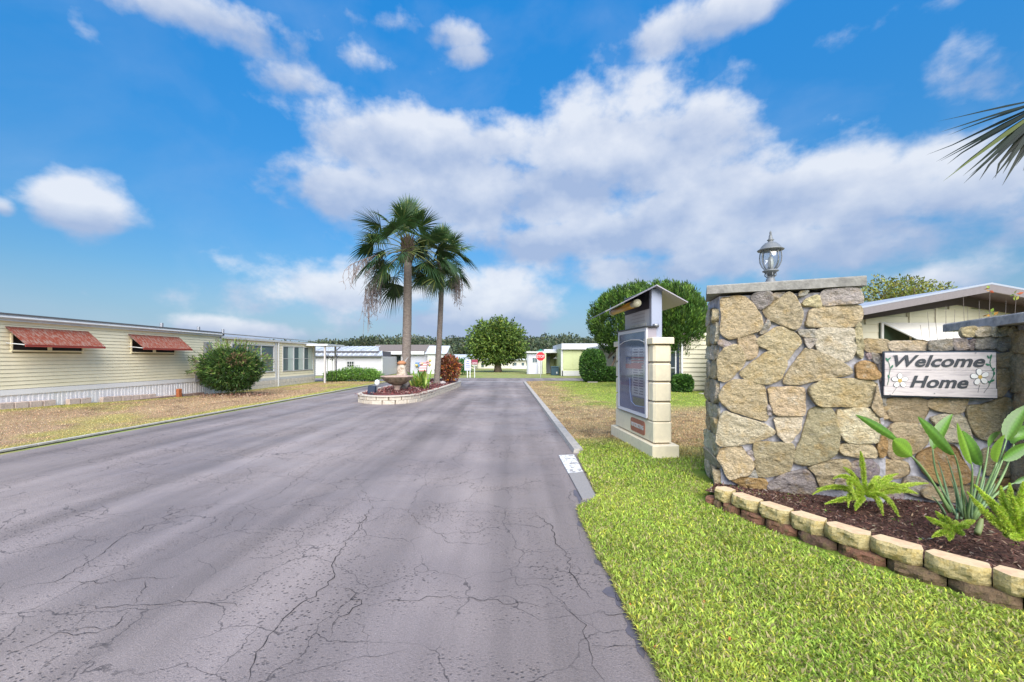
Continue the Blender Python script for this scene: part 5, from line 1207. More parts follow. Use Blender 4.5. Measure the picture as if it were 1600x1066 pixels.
fg = thing('garden_figure', fb+Vector((-.02, .75, .1)), 'weathered painted garden figure standing behind the birdbath', 'statue')
g0 = fb+Vector((-.02, .75, .1))
MB().lathe([(.20,0),(.23,.25),(.22,.5),(.17,.72),(.19,.85),(.15,1.0),(.06,1.10)], g0, 18, lambda th, z: 1+.12*math.sin(th*3+z*6)).build('body', mat('figure_paint', (.52, .44, .36), .8, vscale=9, col2=(.26, .20, .14), mixlo=.45, mixhi=.6), fg, True)
MB().lathe([(.05,0),(.17,.03),(.17,.10),(.10,.15),(.02,.17)], g0+Vector((0, -.03, .98)), 14).build('hat', mat('rusty_hat', (.38, .17, .08), .8), fg, True)
for sgn in (-1, 1): MB().tube([g0+Vector((.05*sgn, 0, 1.0)), g0+Vector((.10+.08*sgn, 0, 1.2)), g0+Vector((.14+.12*sgn, 0, 1.3))], [.03, .02, .006], 6).build('ear', mat('grey_ear', (.35, .35, .35), .8), fg)
pp0 = fb+Vector((-.17, .35, .36)); pt_ = thing('orange_pot', pp0, 'small orange flower pot behind the rim of the birdbath', 'flower pot')
MB().lathe([(.09,0),(.13,.16),(.17,.26),(.18,.30),(.15,.30),(.13,.24)], pp0, 16, lambda th, z: 1+.08*math.sin(th*5)).build('pot', mat('orange_glaze', (.62, .20, .03), .5, var=.15), pt_, True)
MB().lathe([(.13,0),(.10,.14),(.05,.30),(.05,.36)], pp0-Vector((0, 0, .36)), 12).build('stand', STN, pt_, True)
fl_ = Vector((-5.12, 15.42, .26)); sl_ = thing('garden_floodlight', fl_, 'dark blue box floodlight with a white globe at the island tip', 'garden light')
MB().bbox((-.14, -.10, .02), (.14, .10, .33), .02, lambda x, y, z: fl_+Vector((x+.06*z, y+z*.1, z))).build('housing', mat('navy_box', (.012, .022, .05), .4), sl_)
MB().lathe([(.02,0),(.03,.2),(.03,.34)], fl_+Vector((.16, .1, 0)), 8).build('stake', METAL, sl_)
MB().lathe([(.02,.30),(.08,.36),(.10,.44),(.08,.52),(.02,.56)], fl_+Vector((.17, .1, 0)), 16).build('globe', mat('frosted_globe', (.62, .64, .68), .3), sl_, True)
# lily clump and red bush
random.seed(33)
lc = Vector((-3.98, 18.0, .30)); ly = thing('lily_clump', lc, 'bright green strappy lily clump with pale blooms between the two palms', 'plant')
for k in range(64):
    a = random.uniform(0, 6.28); r = random.uniform(.25, .75); h = random.uniform(.35, 1.15); s = lc+Vector((random.gauss(0, .18), random.gauss(0, .18), 0)); e = s+Vector((math.cos(a)*r, math.sin(a)*r, h*.75))
    col = random.choice([(.14,.26,.03),(.22,.34,.05),(.08,.17,.025),(.30,.36,.07)])
    broadleaf('leaf', LEAFG, ly, s, e, random.uniform(.06, .10), .2, Vector((-math.sin(a), math.cos(a), .1)), col, n=5, arch=Vector((0, 0, .28*h)))
for k in range(9):
    c = lc+Vector((random.uniform(-.35, .55), random.uniform(-.2, .2), random.uniform(.8, 1.15))); MB().lathe([(.01,0),(.05,.05),(.07,.10),(.02,.13)], c, 7).build('bloom', mat('pink_bloom', (.62, .36, .34), .6, var=.2) if k % 2 else mat('yellow_bloom', (.6, .5, .16), .6), ly, True)
rc = Vector((-2.78-.62, 22.6, .28)); rb = thing('croton_bush', rc, 'round red and orange leaved bush at the far end of the island', 'shrub')
crown('foliage', rc+Vector((0, 0, .80)), (.55, .5, .62), 1900, .20, .09, [(.24,.06,.035),(.13,.04,.03),(.36,.14,.03),(.11,.06,.03),(.30,.17,.11),(.10,.11,.03)], rb, LEAFG, [.28,.22,.2,.12,.12,.06], lump=.35, seed=3)
limbs(rc, [rc+Vector((x, y, .8)) for x, y in ((-.2,0),(.2,.1),(0,-.2),(.1,.3))], .035, BARK, rb, 'stem')
for (x, y, s_) in ((-3.9, 22.2, .16), (-3.5, 21.3, .13), (-4.0, 20.4, .12)):
    rk = Vector((x, y, .33)); o = MB().lathe([(s_*.7,-.05),(s_,.02),(s_*.8,.09),(s_*.2,.13)], rk, 9, lambda th, z: 1+.25*math.sin(th*2+x*5)).build('rock', mat('pale_rock', (.42, .38, .38), .9, var=.2), smooth=False)
    tag(o, {-3.9: 'pale rock on the red mulch behind the thin palm trunk', -3.5: 'small pale rock at the foot of the thin palm trunk', -4.0: 'small pale rock between the two palms'}[x], 'rock')
# ---------------------------------------------------------------- shrubs by the mobile home
def shrub(nm, c, r, n, lf, wd, cols, label, wts=None, lump=.2, seed=0, m=LEAF, cat='shrub', group=None, stems=5, shell=.5, updir=.25, zc=None):
    th = thing(nm, Vector((c[0], c[1], c[2]-r[2])), label, cat, group)
    crown('foliage', c, r, n, lf, wd, cols, th, m, wts, lump, seed, shell=shell, updir=updir, zcut=zc)
    base = Vector((c[0], c[1], c[2]-r[2])); tips = [Vector((c[0]+r[0]*random.uniform(-.5, .5), c[1]+r[1]*random.uniform(-.5, .5), c[2]+r[2]*random.uniform(-.2, .5))) for _ in range(stems)]
    limbs(base, tips, .04*max(r), BARK, th, 'stem'); return th
bs = shrub('round_shrub', (-11.75, 17.7, 1.12), (1.18, .95, .88), 15000, .16, .035, [(.028,.066,.015),(.04,.085,.018),(.07,.125,.025),(.018,.04,.01),(.10,.08,.035)], 'large rounded dark green shrub with spiky new shoots in front of the cream mobile home', [.3,.3,.2,.17,.03], .16, 4, zc=.12, stems=7)
q = []; dd_ = []
for k in range(150):
    a = random.uniform(0, 6.28); e = random.uniform(-.1, 1.4); d = np.array((math.cos(a)*math.cos(e), math.sin(a)*math.cos(e), math.sin(e))); c0_ = np.array((-11.75, 17.7, 1.12))+d*np.array((1.3, 1.0, .95))
    for j in range(9): q.append(c0_+d*.04*j+RNG.normal(0, .01, 3)); dd_.append(d+RNG.normal(0, .35, 3))
leaves('new_shoots', np.array(q), np.array(dd_), .13, .03, pal([(.14,.21,.04),(.09,.15,.03),(.16,.11,.06)], len(q), [.5,.35,.15]), LEAF, bs)
crown('dry_patch', (-11.15, 17.1, 1.55), (.38, .3, .24), 170, .13, .03, [(.16,.10,.06),(.12,.08,.045)], bs, DRY)
o = crown('mulch_ring', (-11.6, 17.4, .08), (1.6, 1.3, .03), 1500, .07, .03, [(.24,.13,.09),(.34,.26,.2),(.12,.07,.05)], None, DRY); o['kind'] = 'stuff'; tag(o, 'brown bark litter under the large rounded shrub', 'mulch')
low = [(-11.3,29.8,1.1,.50),(-10.6,29.6,1.2,.62),(-9.9,29.9,1.1,.55),(-9.3,29.7,.9,.48),(-11.9,29.4,.8,.42)]
lb = ['second from the left','middle and tallest','fourth from the left','rightmost','leftmost and smallest']
for i, (x, y, r, h) in enumerate(low):
    shrub('low_shrub', (x-.35, y-.5, h*.85), (r*.75, .7, h*.8), 1900, .12, .05, [(.06,.14,.025),(.12,.24,.04),(.19,.32,.06)], '%s of the low green shrubs beyond the porch posts' % lb[i], [.35,.4,.25], .25, i, group='low green shrubs beyond the porch', stems=2)
for i, (px, py, s_, lab) in enumerate(((512, 590, 1.0, 'nearest the post'), (519, 592, .8, 'middle'), (526, 590, 1.1, 'right-hand'))):
    c = P(px, 598, 27.6); c.z = 0; th = thing('yard_ornament', c, 'dark metal flower ornament on a stalk, %s of three before the white shed' % lab, 'garden ornament', 'dark flower ornaments')
    hh_ = 1.2+.5*s_; MB().tube([c, c+Vector((0, 0, hh_))], .016, 5).build('stalk', DARK, th)
    for k in range(5): a = k*1.256; MB().prism([c+Vector((0, 0, hh_)), c+Vector((math.cos(a-.3)*.12, 0, hh_+math.sin(a-.3)*.12)), c+Vector((math.cos(a)*.17, -.03, hh_+math.sin(a)*.17)), c+Vector((math.cos(a+.3)*.12, 0, hh_+math.sin(a+.3)*.12))], (0, .012, 0)).build('petal', DARK, th)
# ---------------------------------------------------------------- far houses
X = lambda px, Y: (px-CX)*Y/F
Z = lambda py, Y: CH+(HY-py)*Y/F
FR = Vector((0, -1, 0)); EX = Vector((1, 0, 0))
def gabled(parent, x0, x1, y0, y1, zw, zr, rm, over=.3, thick=.08):
    ym = (y0+y1)/2
    MB().prism([Vector((x0-over, y0-over, zw-.05)), Vector((x1+over, y0-over, zw-.05)), Vector((x1+over, ym, zr)), Vector((x0-over, ym, zr))], (0, 0, thick)).build('roof', rm, parent)
    MB().prism([Vector((x0-over, y1+over, zw-.05)), Vector((x1+over, y1+over, zw-.05)), Vector((x1+over, ym, zr)), Vector((x0-over, ym, zr))], (0, 0, thick)).build('roof', rm, parent)
    for x in (x0, x1-.04): MB().prism([Vector((x, y0, zw)), Vector((x, y1, zw)), Vector((x, ym, zr-.05))], (.04, 0, 0)).build('gable_end', WHITE, parent)
WS_ = mat('white_siding', (.50, .49, .52), .5, var=.04, vscale=1.5)
RSG = mat('metal_roof', (.40, .42, .45), .35, metal=.3, vscale=.9, stretch=(2.5, .3, 1), col2=(.62, .65, .70), mixlo=.45, mixhi=.6)
h1 = thing('white_shed', (-15, 40, 0), 'white sided garage with two-tier ribbed metal roof left of the palms', 'garage'); Y0 = 39.0
x0, x1 = X(470, Y0), X(597, Y0); zt = Z(557, Y0)
MB().box((x0, Y0+.02, 0), (x1, Y0+5, zt)).build('wall_core', WS_, h1)
siding(h1, Vector((x0, Y0, 0)), EX, FR, x1-x0, .02, zt, .19, WS_, [(X(541, Y0)-x0, X(554, Y0)-x0, Z(574.5, Y0), Z(564, Y0))], lap=.035)
window(h1, Vector((x0, Y0, 0)), EX, FR, X(542, Y0)-x0, X(553.5, Y0)-x0, Z(574, Y0), Z(564.5, Y0), (3, 2), WHITE, .04, .05, GLASS)
MB().box((X(511, Y0), Y0-.06, 0), (X(523, Y0), Y0-.02, Z(560, Y0))).build('door', WHITE, h1); MB().box((x1-.05, Y0-.07, 0), (x1+.06, Y0+.0, zt)).build('corner_trim', WHITE, h1)
def tier(ya, za, yb, zb, xa, xb, nm='roof_tier'):
    b = MB(); b.prism([Vector((xa, ya, za)), Vector((xb, ya, za)), Vector((xb-(yb-ya)*.35, yb, zb)), Vector((xa, yb, zb))], (0, 0, .05)); b.build(nm, RSG, h1); r = MB(); n = int((xb-xa)/.45)
    for k in range(n): x = xa+k*.45; r.prism([Vector((x, ya, za+.05)), Vector((x+.05, ya, za+.05)), Vector((x+.05, yb, zb+.05)), Vector((x, yb, zb+.05))], (0, 0, .035))
    r.build('standing_seams', mat('seam_white', (.72, .74, .78), .4), h1, kind='stuff')
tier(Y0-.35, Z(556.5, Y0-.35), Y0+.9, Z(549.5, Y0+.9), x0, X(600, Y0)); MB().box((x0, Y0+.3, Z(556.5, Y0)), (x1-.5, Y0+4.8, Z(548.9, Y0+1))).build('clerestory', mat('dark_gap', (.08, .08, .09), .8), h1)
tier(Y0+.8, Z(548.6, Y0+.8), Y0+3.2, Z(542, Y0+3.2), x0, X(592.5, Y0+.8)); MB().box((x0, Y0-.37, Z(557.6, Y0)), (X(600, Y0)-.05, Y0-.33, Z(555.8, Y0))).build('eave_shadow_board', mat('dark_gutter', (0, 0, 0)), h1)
h2_ = thing('grey_roofed_house', (-11, 46, 0), 'white house with brown grey roof, open porch and a small flag behind the palms', 'house'); Y0 = 44.0
MB().box((X(592, Y0), Y0+1.4, 0), (X(640, Y0), Y0+7, Z(552, Y0))).build('wall', mat('tan_wall', (.50, .46, .36), .7), h2_)
MB().box((X(637, Y0), Y0, 0), (X(695, Y0), Y0+7, Z(553, Y0))).build('wall', mat('pale_grey_wall', (.45, .46, .52), .6, var=.03), h2_)
for k in range(22): x = X(638, Y0)+k*.175; MB().box((x, Y0-.02, .05), (x+.16, Y0-.002, Z(553.5, Y0))).build('wall_panel', MATS['pale_grey_wall'], h2_)
MB().prism([Vector((X(585, Y0), Y0-.3, Z(549.5, Y0))), Vector((X(668, Y0), Y0-.3, Z(549.5, Y0))), Vector((X(670, Y0), Y0+3.5, Z(539.5, Y0+3.5))), Vector((X(570, Y0), Y0+3.5, Z(539.5, Y0+3.5)))], (0, 0, .05)).build('roof', mat('brown_shingle', (.17, .14, .125), .9, var=.15, vscale=3), h2_)
MB().box((X(592, Y0), Y0-.4, Z(554, Y0)), (X(664, Y0), Y0+.2, Z(549.3, Y0))).build('porch_fascia', WHITE2, h2_)
for px in (593.5, 605, 628): MB().box((X(px, Y0)-.06, Y0-.1, 0), (X(px, Y0)+.06, Y0+.02, Z(553.5, Y0))).build('porch_post', WHITE, h2_)
MB().box((X(594, Y0), Y0-.05, .02), (X(614, Y0), Y0+.02, Z(574, Y0))).build('porch_wall', WHITE, h2_); MB().box((X(614, Y0), Y0+.3, .02), (X(636, Y0), Y0+.4, Z(574, Y0))).build('porch_wall', MATS['tan_wall'], h2_)
MB().box((X(607, Y0+1.4), Y0+1.34, Z(570, Y0+1.4)), (X(612, Y0+1.4), Y0+1.38, Z(556, Y0+1.4))).build('door', DARK, h2_); window(h2_, Vector((0, Y0+1.38, 0)), EX, FR, X(613, Y0+1.4), X(627, Y0+1.4), Z(570, Y0+1.4), Z(556, Y0+1.4), (3, 2), WHITE, .04, .04, GG)
WR = mat('white_roof', (.50, .53, .58), .4, var=.05)
Yg = 43.4; gx0, gx1 = X(668, Yg), X(695.5, Yg); MB().box((gx0, Yg, 0), (gx1, Yg+4.2, Z(552.5, Yg))).build('wall', WHITE, h2_)
gabled(h2_, gx0, gx1, Yg, Yg+4.2, Z(552.5, Yg), Z(541.5, Yg+2.1), WR, .22)
fb_ = P(656.5, 573.5, Y0-.3); fo = thing('small_flag', fb_, 'small stars and stripes flag hung on the pale wall between the palms', 'flag')
MB().box((X(649, Y0-.2), Y0-.24, Z(573, Y0-.2)), (X(657, Y0-.2), Y0-.20, Z(566.5, Y0-.2))).build('canton', mat('flag_blue2', (.02, .16, .40), .7), fo)
for k in range(7):
    za, zb = Z(580, Y0-.2), Z(566.5, Y0-.2); h_ = (zb-za)/7; a = za+k*h_; xs = 657 if k > 3 else 655
    MB().box((X(xs, Y0-.2), Y0-.235, a), (X(668-.3*(7-k), Y0-.2), Y0-.205, a+h_)).build('stripe', mat('flag_pink', (.62, .25, .28), .7) if k % 2 == 0 else mat('flag_white', (.66, .56, .58), .7), fo)
s_xy = np.array([(X(650+(k % 3)*2.4, Y0-.25), Z(567.7+(k//3)*2, Y0-.25)) for k in range(9)])
st_ = MB()
for sx_, sz_ in s_xy: st_.box((sx_-.03, Y0-.25, sz_-.03), (sx_+.03, Y0-.242, sz_+.03))
st_.build('stars', WHITE, fo)
h3 = thing('distant_white_house', (-6, 62, 0), 'long low white-roofed house beyond the notice board', 'house'); Y0 = 60.
MB().box((X(703, Y0), Y0, 0), (X(741, Y0), Y0+6, Z(562, Y0))).build('wall', mat('beige_wall', (.50, .46, .34), .7), h3); MB().prism([Vector((X(700, Y0), Y0-.4, Z(562, Y0))), Vector((X(742, Y0), Y0-.4, Z(562, Y0))), Vector((X(741, Y0+3), Y0+3, Z(555, Y0+3))), Vector((X(699, Y0+3), Y0+3, Z(555, Y0+3)))], (0, 0, .1)).build('roof', WR, h3)
MB().box((X(706, Y0), Y0-.05, Z(574, Y0)), (X(712, Y0), Y0, Z(563.5, Y0))).build('window', mat('blue_glass', (.25, .38, .45), .2), h3); MB().box((X(722, Y0), Y0-.05, Z(578, Y0)), (X(726, Y0), Y0, Z(565, Y0))).build('door', WHITE, h3)
h4 = thing('distant_cream_house', (-1, 66, 0), 'pale cream house glimpsed behind the big round tree', 'house'); Y0 = 66.
MB().box((X(745, Y0), Y0, 0), (X(822, Y0), Y0+6, Z(563, Y0))).build('wall', mat('pale_cream', (.60, .58, .50), .7), h4); MB().box((X(744, Y0), Y0-.4, Z(563, Y0)), (X(823, Y0), Y0+6, Z(560, Y0))).build('roof', WR, h4)
for px in (752, 774, 803, 815): MB().box((X(px, Y0), Y0-.04, Z(574, Y0)), (X(px+4, Y0), Y0, Z(567, Y0))).build('window', GG, h4)
MB().box((X(800, Y0-2), Y0-2, 0), (X(823, Y0-2), Y0-1.9, Z(571.5, Y0-2))).build('porch_wall', WHITE, h4)
h5 = thing('carport_house', (3, 46, 0), 'flat white carport with pale blue walls behind the stop sign', 'carport'); Y0 = 43.
MB().box((X(822.5, Y0), Y0-.3, Z(551.5, Y0)), (X(877, Y0), Y0+5, Z(549.3, Y0))).build('roof', WHITE, h5)
MB().box((X(851, Y0), Y0+.6, Z(549.3, Y0)), (X(876, Y0), Y0+4, Z(545.8, Y0))).build('roof_step', WR, h5)
MB().box((X(825, Y0), Y0, 0), (X(852, Y0), Y0+4, Z(551.6, Y0))).build('wall', mat('pale_blue_wall', (.54, .55, .64), .6), h5); MB().box((X(823, Y0), Y0-.1, 0), (X(825.5, Y0), Y0+.1, Z(551.5, Y0))).build('corner_post', mat('grey_post', (.33, .35, .38), .6), h5)
MB().box((X(852, Y0), Y0+3.2, 0), (X(880, Y0), Y0+3.4, Z(551.6, Y0))).build('rear_wall', LIMEC, h5)
window(h5, Vector((0, Y0, 0)), EX, FR, X(831.5, Y0), X(840, Y0), Z(567, Y0), Z(559, Y0), (2, 1), WHITE, .04, .04, GG)
MB().box((X(841, Y0-.3), Y0-.35, 0), (X(846.5, Y0-.3), Y0-.30, Z(564, Y0-.3))).build('panel', WHITE, h5); MB().box((X(846.5, Y0+.8), Y0-.3, 0), (X(853, Y0), Y0-.2, Z(552, Y0))).build('panel', LIMEC, h5)
MB().box((X(853.5, Y0), Y0+2.9, 0), (X(864, Y0), Y0+3.0, Z(557, Y0))).build('door', mat('pale_blue_door', (.52, .56, .68), .5), h5)
MB().prism([Vector((X(865, Y0), Y0+.2, Z(560.5, Y0))), Vector((X(877, Y0), Y0+.2, Z(560.5, Y0))), Vector((X(877, Y0), Y0+1.2, Z(551.5, Y0)))], (0, .05, 0)).build('brace_panel', WHITE, h5)
MB().box((X(863, Y0), Y0+2.6, Z(575, Y0)), (X(876, Y0), Y0+2.8, Z(561, Y0))).build('rear_wall', LIMEC, h5)
bn = thing('storage_bin', (X(867.5, 40.2), 40.2, 0), 'dark teal storage bin standing under the carport', 'bin'); MB().bbox((X(861.5, 40.2), 40.2, 0), (X(873.5, 40.2), 41, Z(574, 40.2)), .03).build('body', mat('teal_plastic', (.03, .075, .11), .5), bn); MB().bbox((X(861, 40.2), 40.15, Z(574, 40.2)), (X(874, 40.2), 41.05, Z(572.8, 40.2)), .02).build('lid', mat('teal_lid', (.05, .11, .15), .5), bn); MB().box((X(869, 40.2), 40.18, Z(584, 40.2)), (X(871, 40.2), 40.2, Z(581, 40.2))).build('sticker', WHITE, bn)
gr_ = thing('green_umbrella', (X(845, 52), 52, 0), 'green patio umbrella rising behind the carport roof', 'umbrella'); c = Vector((X(845, 52), 52, 0)); MB().tube([c, c+Vector((0, 0, 2.5))], .03, 6).build('pole', METAL, gr_); MB().lathe([(.62,0),(.3,.16),(.04,.28)], c+Vector((0, 0, 2.42)), 8).build('canopy', mat('green_canvas', (.02, .22, .16), .8), gr_)
h6 = thing('lime_house', (7, 42, 0), 'pale lime mobile home with white roof band beside the round clipped bush', 'house'); Y0 = 38.6
MB().box((X(878.5, Y0), Y0, 0), (X(965, Y0), Y0+8, Z(545, Y0))).build('wall', LIMEC, h6); MB().box((X(877, Y0), Y0-.25, Z(545, Y0)), (X(966, Y0), Y0+8, Z(537, Y0))).build('roof_band', mat('roof_band', (.62, .63, .68), .5, var=.05), h6)
MB().box((X(876.5, Y0), Y0-.28, Z(546.2, Y0)), (X(966, Y0), Y0-.2, Z(544.3, Y0))).build('fascia', WHITE, h6); MB().box((X(878, Y0), Y0-.04, 0), (X(964, Y0), Y0, Z(579.5, Y0))).build('skirting', WHITE, h6)
MB().box((X(876.5, Y0), Y0-.04, 0), (X(879.5, Y0), Y0+.02, Z(546, Y0))).build('corner_trim', WHITE, h6)
for k in range(4): MB().box((X(881+k*14, Y0), Y0-.03, Z(577, Y0)), (X(894+k*14, Y0), Y0-.005, Z(546.5, Y0))).build('wall_panel', LIMEC, h6)
# low hedge line and yard bits far left-centre
for i, (px, Y_, r, h, lab) in enumerate(((712,40,1.1,.75,'left-hand dark hedge bush behind the notice board'),(722,42,1.0,.8,'right-hand dark hedge bush behind the notice board'),(706,37,.7,.3,'pale yellow-green shrub left of the notice board'))):
    shrub('hedge_bush', (X(px, Y_), Y_, h), (r, .8, h), 900, .2, .1, [(.03,.10,.03),(.05,.15,.03)] if i < 2 else [(.22,.26,.08),(.3,.3,.1)], lab, None, .2, i, stems=2)
# signs
ns = thing('notice_board_sign', (X(730.5, 34.8), 34.8, 0), 'white notice board with blue lines of print on two posts at the far junction', 'sign'); Y0 = 34.8
MB().bbox((X(725.8, Y0), Y0-.03, Z(579, Y0)), (X(736, Y0), Y0, Z(562, Y0)), .01).build('board', mat('sign_white_blue', (.60, .62, .76), .5), ns)
for px in (730.3, 734.5): MB().box((X(px, Y0)-.035, Y0, 0), (X(px, Y0)+.035, Y0+.06, Z(563, Y0))).build('post', WHITE2, ns)
for k, (a, b_) in enumerate(((729, 733), (728.5, 733.5), (728, 734), (727.3, 734.7))): z = Z(565+k*2.9, Y0); MB().box((X(a, Y0), Y0-.034, z-.03), (X(b_, Y0), Y0-.0305, z+.03)).build('print_line', mat('print_blue', (.12, .16, .42), .6), ns)
ms = thing('maroon_sign', (X(741.5, 34.6), 34.6, 0), 'small maroon sign with a white band on a single pale post', 'sign'); Y0 = 34.6
MB().bbox((X(736.8, Y0), Y0-.03, Z(569.5, Y0)), (X(746.5, Y0), Y0, Z(562, Y0)), .01).build('board', mat('maroon', (.26, .035, .07), .5), ms); MB().box((X(738, Y0), Y0-.034, Z(568, Y0)), (X(745.5, Y0), Y0-.0305, Z(566.8, Y0))).build('band', WHITE, ms); MB().box((X(737.5, Y0), Y0-.03, Z(571.8, Y0)), (X(746, Y0), Y0, Z(570.2, Y0))).build('lower_board', mat('sage', (.42, .47, .38), .6), ms)
MB().tube([Vector((X(741.5, Y0), Y0+.04, 0)), Vector((X(741.5, Y0), Y0+.04, Z(563, Y0)))], .035, 6).build('post', WHITE2, ms)
Y0 = 34.9; sc_ = Vector((X(844.7, Y0), Y0, 0)); sp_ = thing('stop_sign', sc_, 'red octagonal STOP sign on a thin post at the far junction', 'stop sign'); zc_ = Z(557, Y0); R = .405
oc = lambda r, y: [Vector((sc_.x+r*math.cos(math.radians(22.5+45*k)), y, zc_+r*math.sin(math.radians(22.5+45*k)))) for k in range(8)]
MB().prism(oc(R, Y0-.03), (0, .012, 0)).build('white_border', WHITE, sp_); MB().prism(oc(R*.93, Y0-.036), (0, .005, 0)).build('red_face', mat('sign_red', (.52, .012, .02), .4), sp_)
tx = text('STOP', .33, Vector((sc_.x, Y0-.040, zc_-.115)), EX, UP, WHITE, sp_, bold=.004, sx=.78); xs = [v.co.x for v in tx.data.vertices]; sh = (min(xs)+max(xs))/2
for v in tx.data.vertices: v.co.x -= sh
MB().tube([Vector((sc_.x, Y0, 0)), Vector((sc_.x, Y0, zc_+.3))], .032, 6).build('post', mat('galvanised', (.42, .44, .40), .5, metal=.3), sp_)
# ---------------------------------------------------------------- trees
def tree(nm, base, cc, rr, n, lf, cols, label, trunk_r, wts=None, lump=.3, seed=0, shell=.55, zc=None, tips=8, hollow=.0, lumpf=2.2, ratio=.5, updir=.1, group=None):
    th = thing(nm, base, label, 'tree', group); random.seed(seed+50)
    fork = base.lerp(Vector(cc), .45); MB().tube([base+UP*-.05, base.lerp(fork, .3), base.lerp(fork, .7), fork], [trunk_r*1.25, trunk_r, trunk_r*.9, trunk_r*.8], 10).build('trunk', BARK, th, True)
    cv = Vector(cc); limbs(fork-UP*.2, [cv+Vector((random.gauss(0, .38)*rr[0], random.gauss(0, .38)*rr[1], random.uniform(-.3, .5)*rr[2])) for _ in range(tips)], trunk_r*.55, BARK, th)
    crown('crown', cc, rr, n, lf, lf*ratio, cols, th, LEAF, wts, lump, seed, shell=shell, zcut=zc, hollow=hollow, lumpf=lumpf, updir=updir); return th
Y0 = 50.; bt = Vector((X(778, Y0), Y0, 0))
tree('broad_tree', bt, (X(777, Y0), Y0, Z(535.5, Y0)), (3.35, 3.0, 2.75), 16000, .36, [(.05,.09,.018),(.10,.16,.03),(.17,.23,.04),(.035,.06,.015)], 'big round-crowned green tree at the centre beyond the junction', .42, [.3,.35,.2,.15], .35, 5, .75, zc=Z(570, Y0), tips=14, hollow=.35, lumpf=3.0)
Y0 = 29.5; bt = Vector((X(952, Y0), Y0, 0))
JU = [(.045,.10,.018),(.08,.155,.025),(.13,.22,.035),(.03,.06,.015)]
def clipped(base, c, r, n, label, seed, trunks):
    th = thing('clipped_tree', base, label, 'tree'); random.seed(seed)
    for dx, dy in trunks: q = base+Vector((dx, dy, 0)); MB().tube(bez(q-UP*.05, q+Vector((0, 0, 1)), Vector((c[0]+dx*.6, c[1]+dy, c[2])), 6), [.10, .09, .08, .075, .07, .06, .04], 8).build('trunk', BARK, th, True); limbs(q+Vector((0, 0, 1.6)), [Vector(c)+Vector((random.gauss(0, .4)*r[0], random.gauss(0, .4)*r[1], random.uniform(-.1, .4)*r[2])) for _ in range(3)], .05, BARK, th)
    # upswept sprays: clumps on a dome, each a tuft of leaves pointing up and out
    K = n; d = RNG.normal(size=(K, 3)); d /= np.linalg.norm(d, axis=1, keepdims=True); d[:, 2] = np.where(d[:, 2] < -.85, -d[:, 2]*.5, d[:, 2])
    lp = np.array([mnoise.noise(Vector(v)*2.6+Vector((seed, 0, 0))) for v in d]); rad = RNG.uniform(.62, 1, K)**.6*(1+.10*lp)
    cen = np.array(c)+d*rad[:, None]*np.array(r); fl = 16
    C = np.repeat(cen, fl, 0)+RNG.normal(0, .07, (K*fl, 3))*[1, 1, 1.7]; D_r = np.repeat(d*.55, fl, 0)+RNG.normal(0, .28, (K*fl, 3))+[0, 0, .75]
    ck = pal(JU, K, [.3,.33,.2,.17], .15); ck = np.repeat(ck, fl, 0)*(1+RNG.normal(0, .15, (K*fl, 1))); ck *= (.75+.5*np.clip((C[:, 2:3]-c[2])/r[2], -.6, 1)*.0+.15)
    leaves('crown', C, D_r, RNG.uniform(.14, .26, K*fl), .055, np.clip(ck, .004, 1), LEAF, th); return th
clipped(Vector((X(950, 29.5), 29.5, 0)), (X(992, 29.5), 29.5, Z(502, 29.5)), (3.15, 2.2, 2.55), 2900, 'taller clipped conifer left of the information kiosk, on bare stems', 14, ((0, 0), (.65, .1)))
clipped(Vector((X(1050, 21.0), 21.0, 0)), (X(1042, 21), 21.0, Z(507, 21)), (1.95, 1.7, 1.98), 2600, 'dense clipped dome conifer between the kiosk and the stone pillar', 15, ((0, 0), (-.8, .2)))
def clipped_box(c, r, n, label, nm='clipped_bush', pw=4.0, group=None, cols=((.03,.075,.02),(.05,.115,.025),(.08,.17,.03))):
    th = thing(nm, Vector((c[0], c[1], c[2]-r[2])), label, 'bush', group); d = RNG.normal(size=(n, 3)); d /= (np.abs(d)**pw).sum(1, keepdims=True)**(1/pw)
    rad = RNG.uniform(.6, 1.0, n)**.4; p = np.array(c)+d*rad[:, None]*np.array(r)*(1+RNG.normal(0, .015, (n, 1))); dr = d+RNG.normal(0, .7, (n, 3)); dr[:, 2] += .3
    leaves('foliage', p, dr, RNG.uniform(.09, .16, n), .09, pal(cols, n, None, .25), LEAF, th); b0 = Vector((c[0], c[1], c[2]-r[2])); limbs(b0-UP*.1, [b0+Vector((x*r[0], y*r[1], r[2])) for x, y in ((-.4,0),(.4,.2),(0,-.3))], .03, BARK, th, 'stem'); return th
clipped_box((X(926, 27.6), 27.6, 1.12), (.79, .75, 1.04), 9000, 'large egg-shaped clipped dark bush in front of the lime house', pw=2.7)
clipped_box((X(951, 28.3), 28.0, .50), (.52, .5, .48), 3500, 'wider of the two square clipped hedges left of the kiosk', group='square clipped hedges')
clipped_box((X(966.5, 27.7), 27.5, .47), (.32, .4, .44), 2500, 'narrower square clipped hedge right beside the kiosk edge', group='square clipped hedges')
clipped_box((X(1066, 19.4), 19.4, .42), (.37, .37, .37), 3500, 'small cube-shaped clipped bush by the dark window between kiosk and pillar')
MB().prism([Vector((X(918, 26.9), 26.9, .02)), Vector((X(934, 26.9), 26.9, .02)), Vector((X(934, 27.3), 27.3, .02)), Vector((X(918, 27.3), 27.3, .02))], (0, 0, .08)).build('stepping_slab', mat('pad_concrete', (0, 0, 0)), kind='structure')
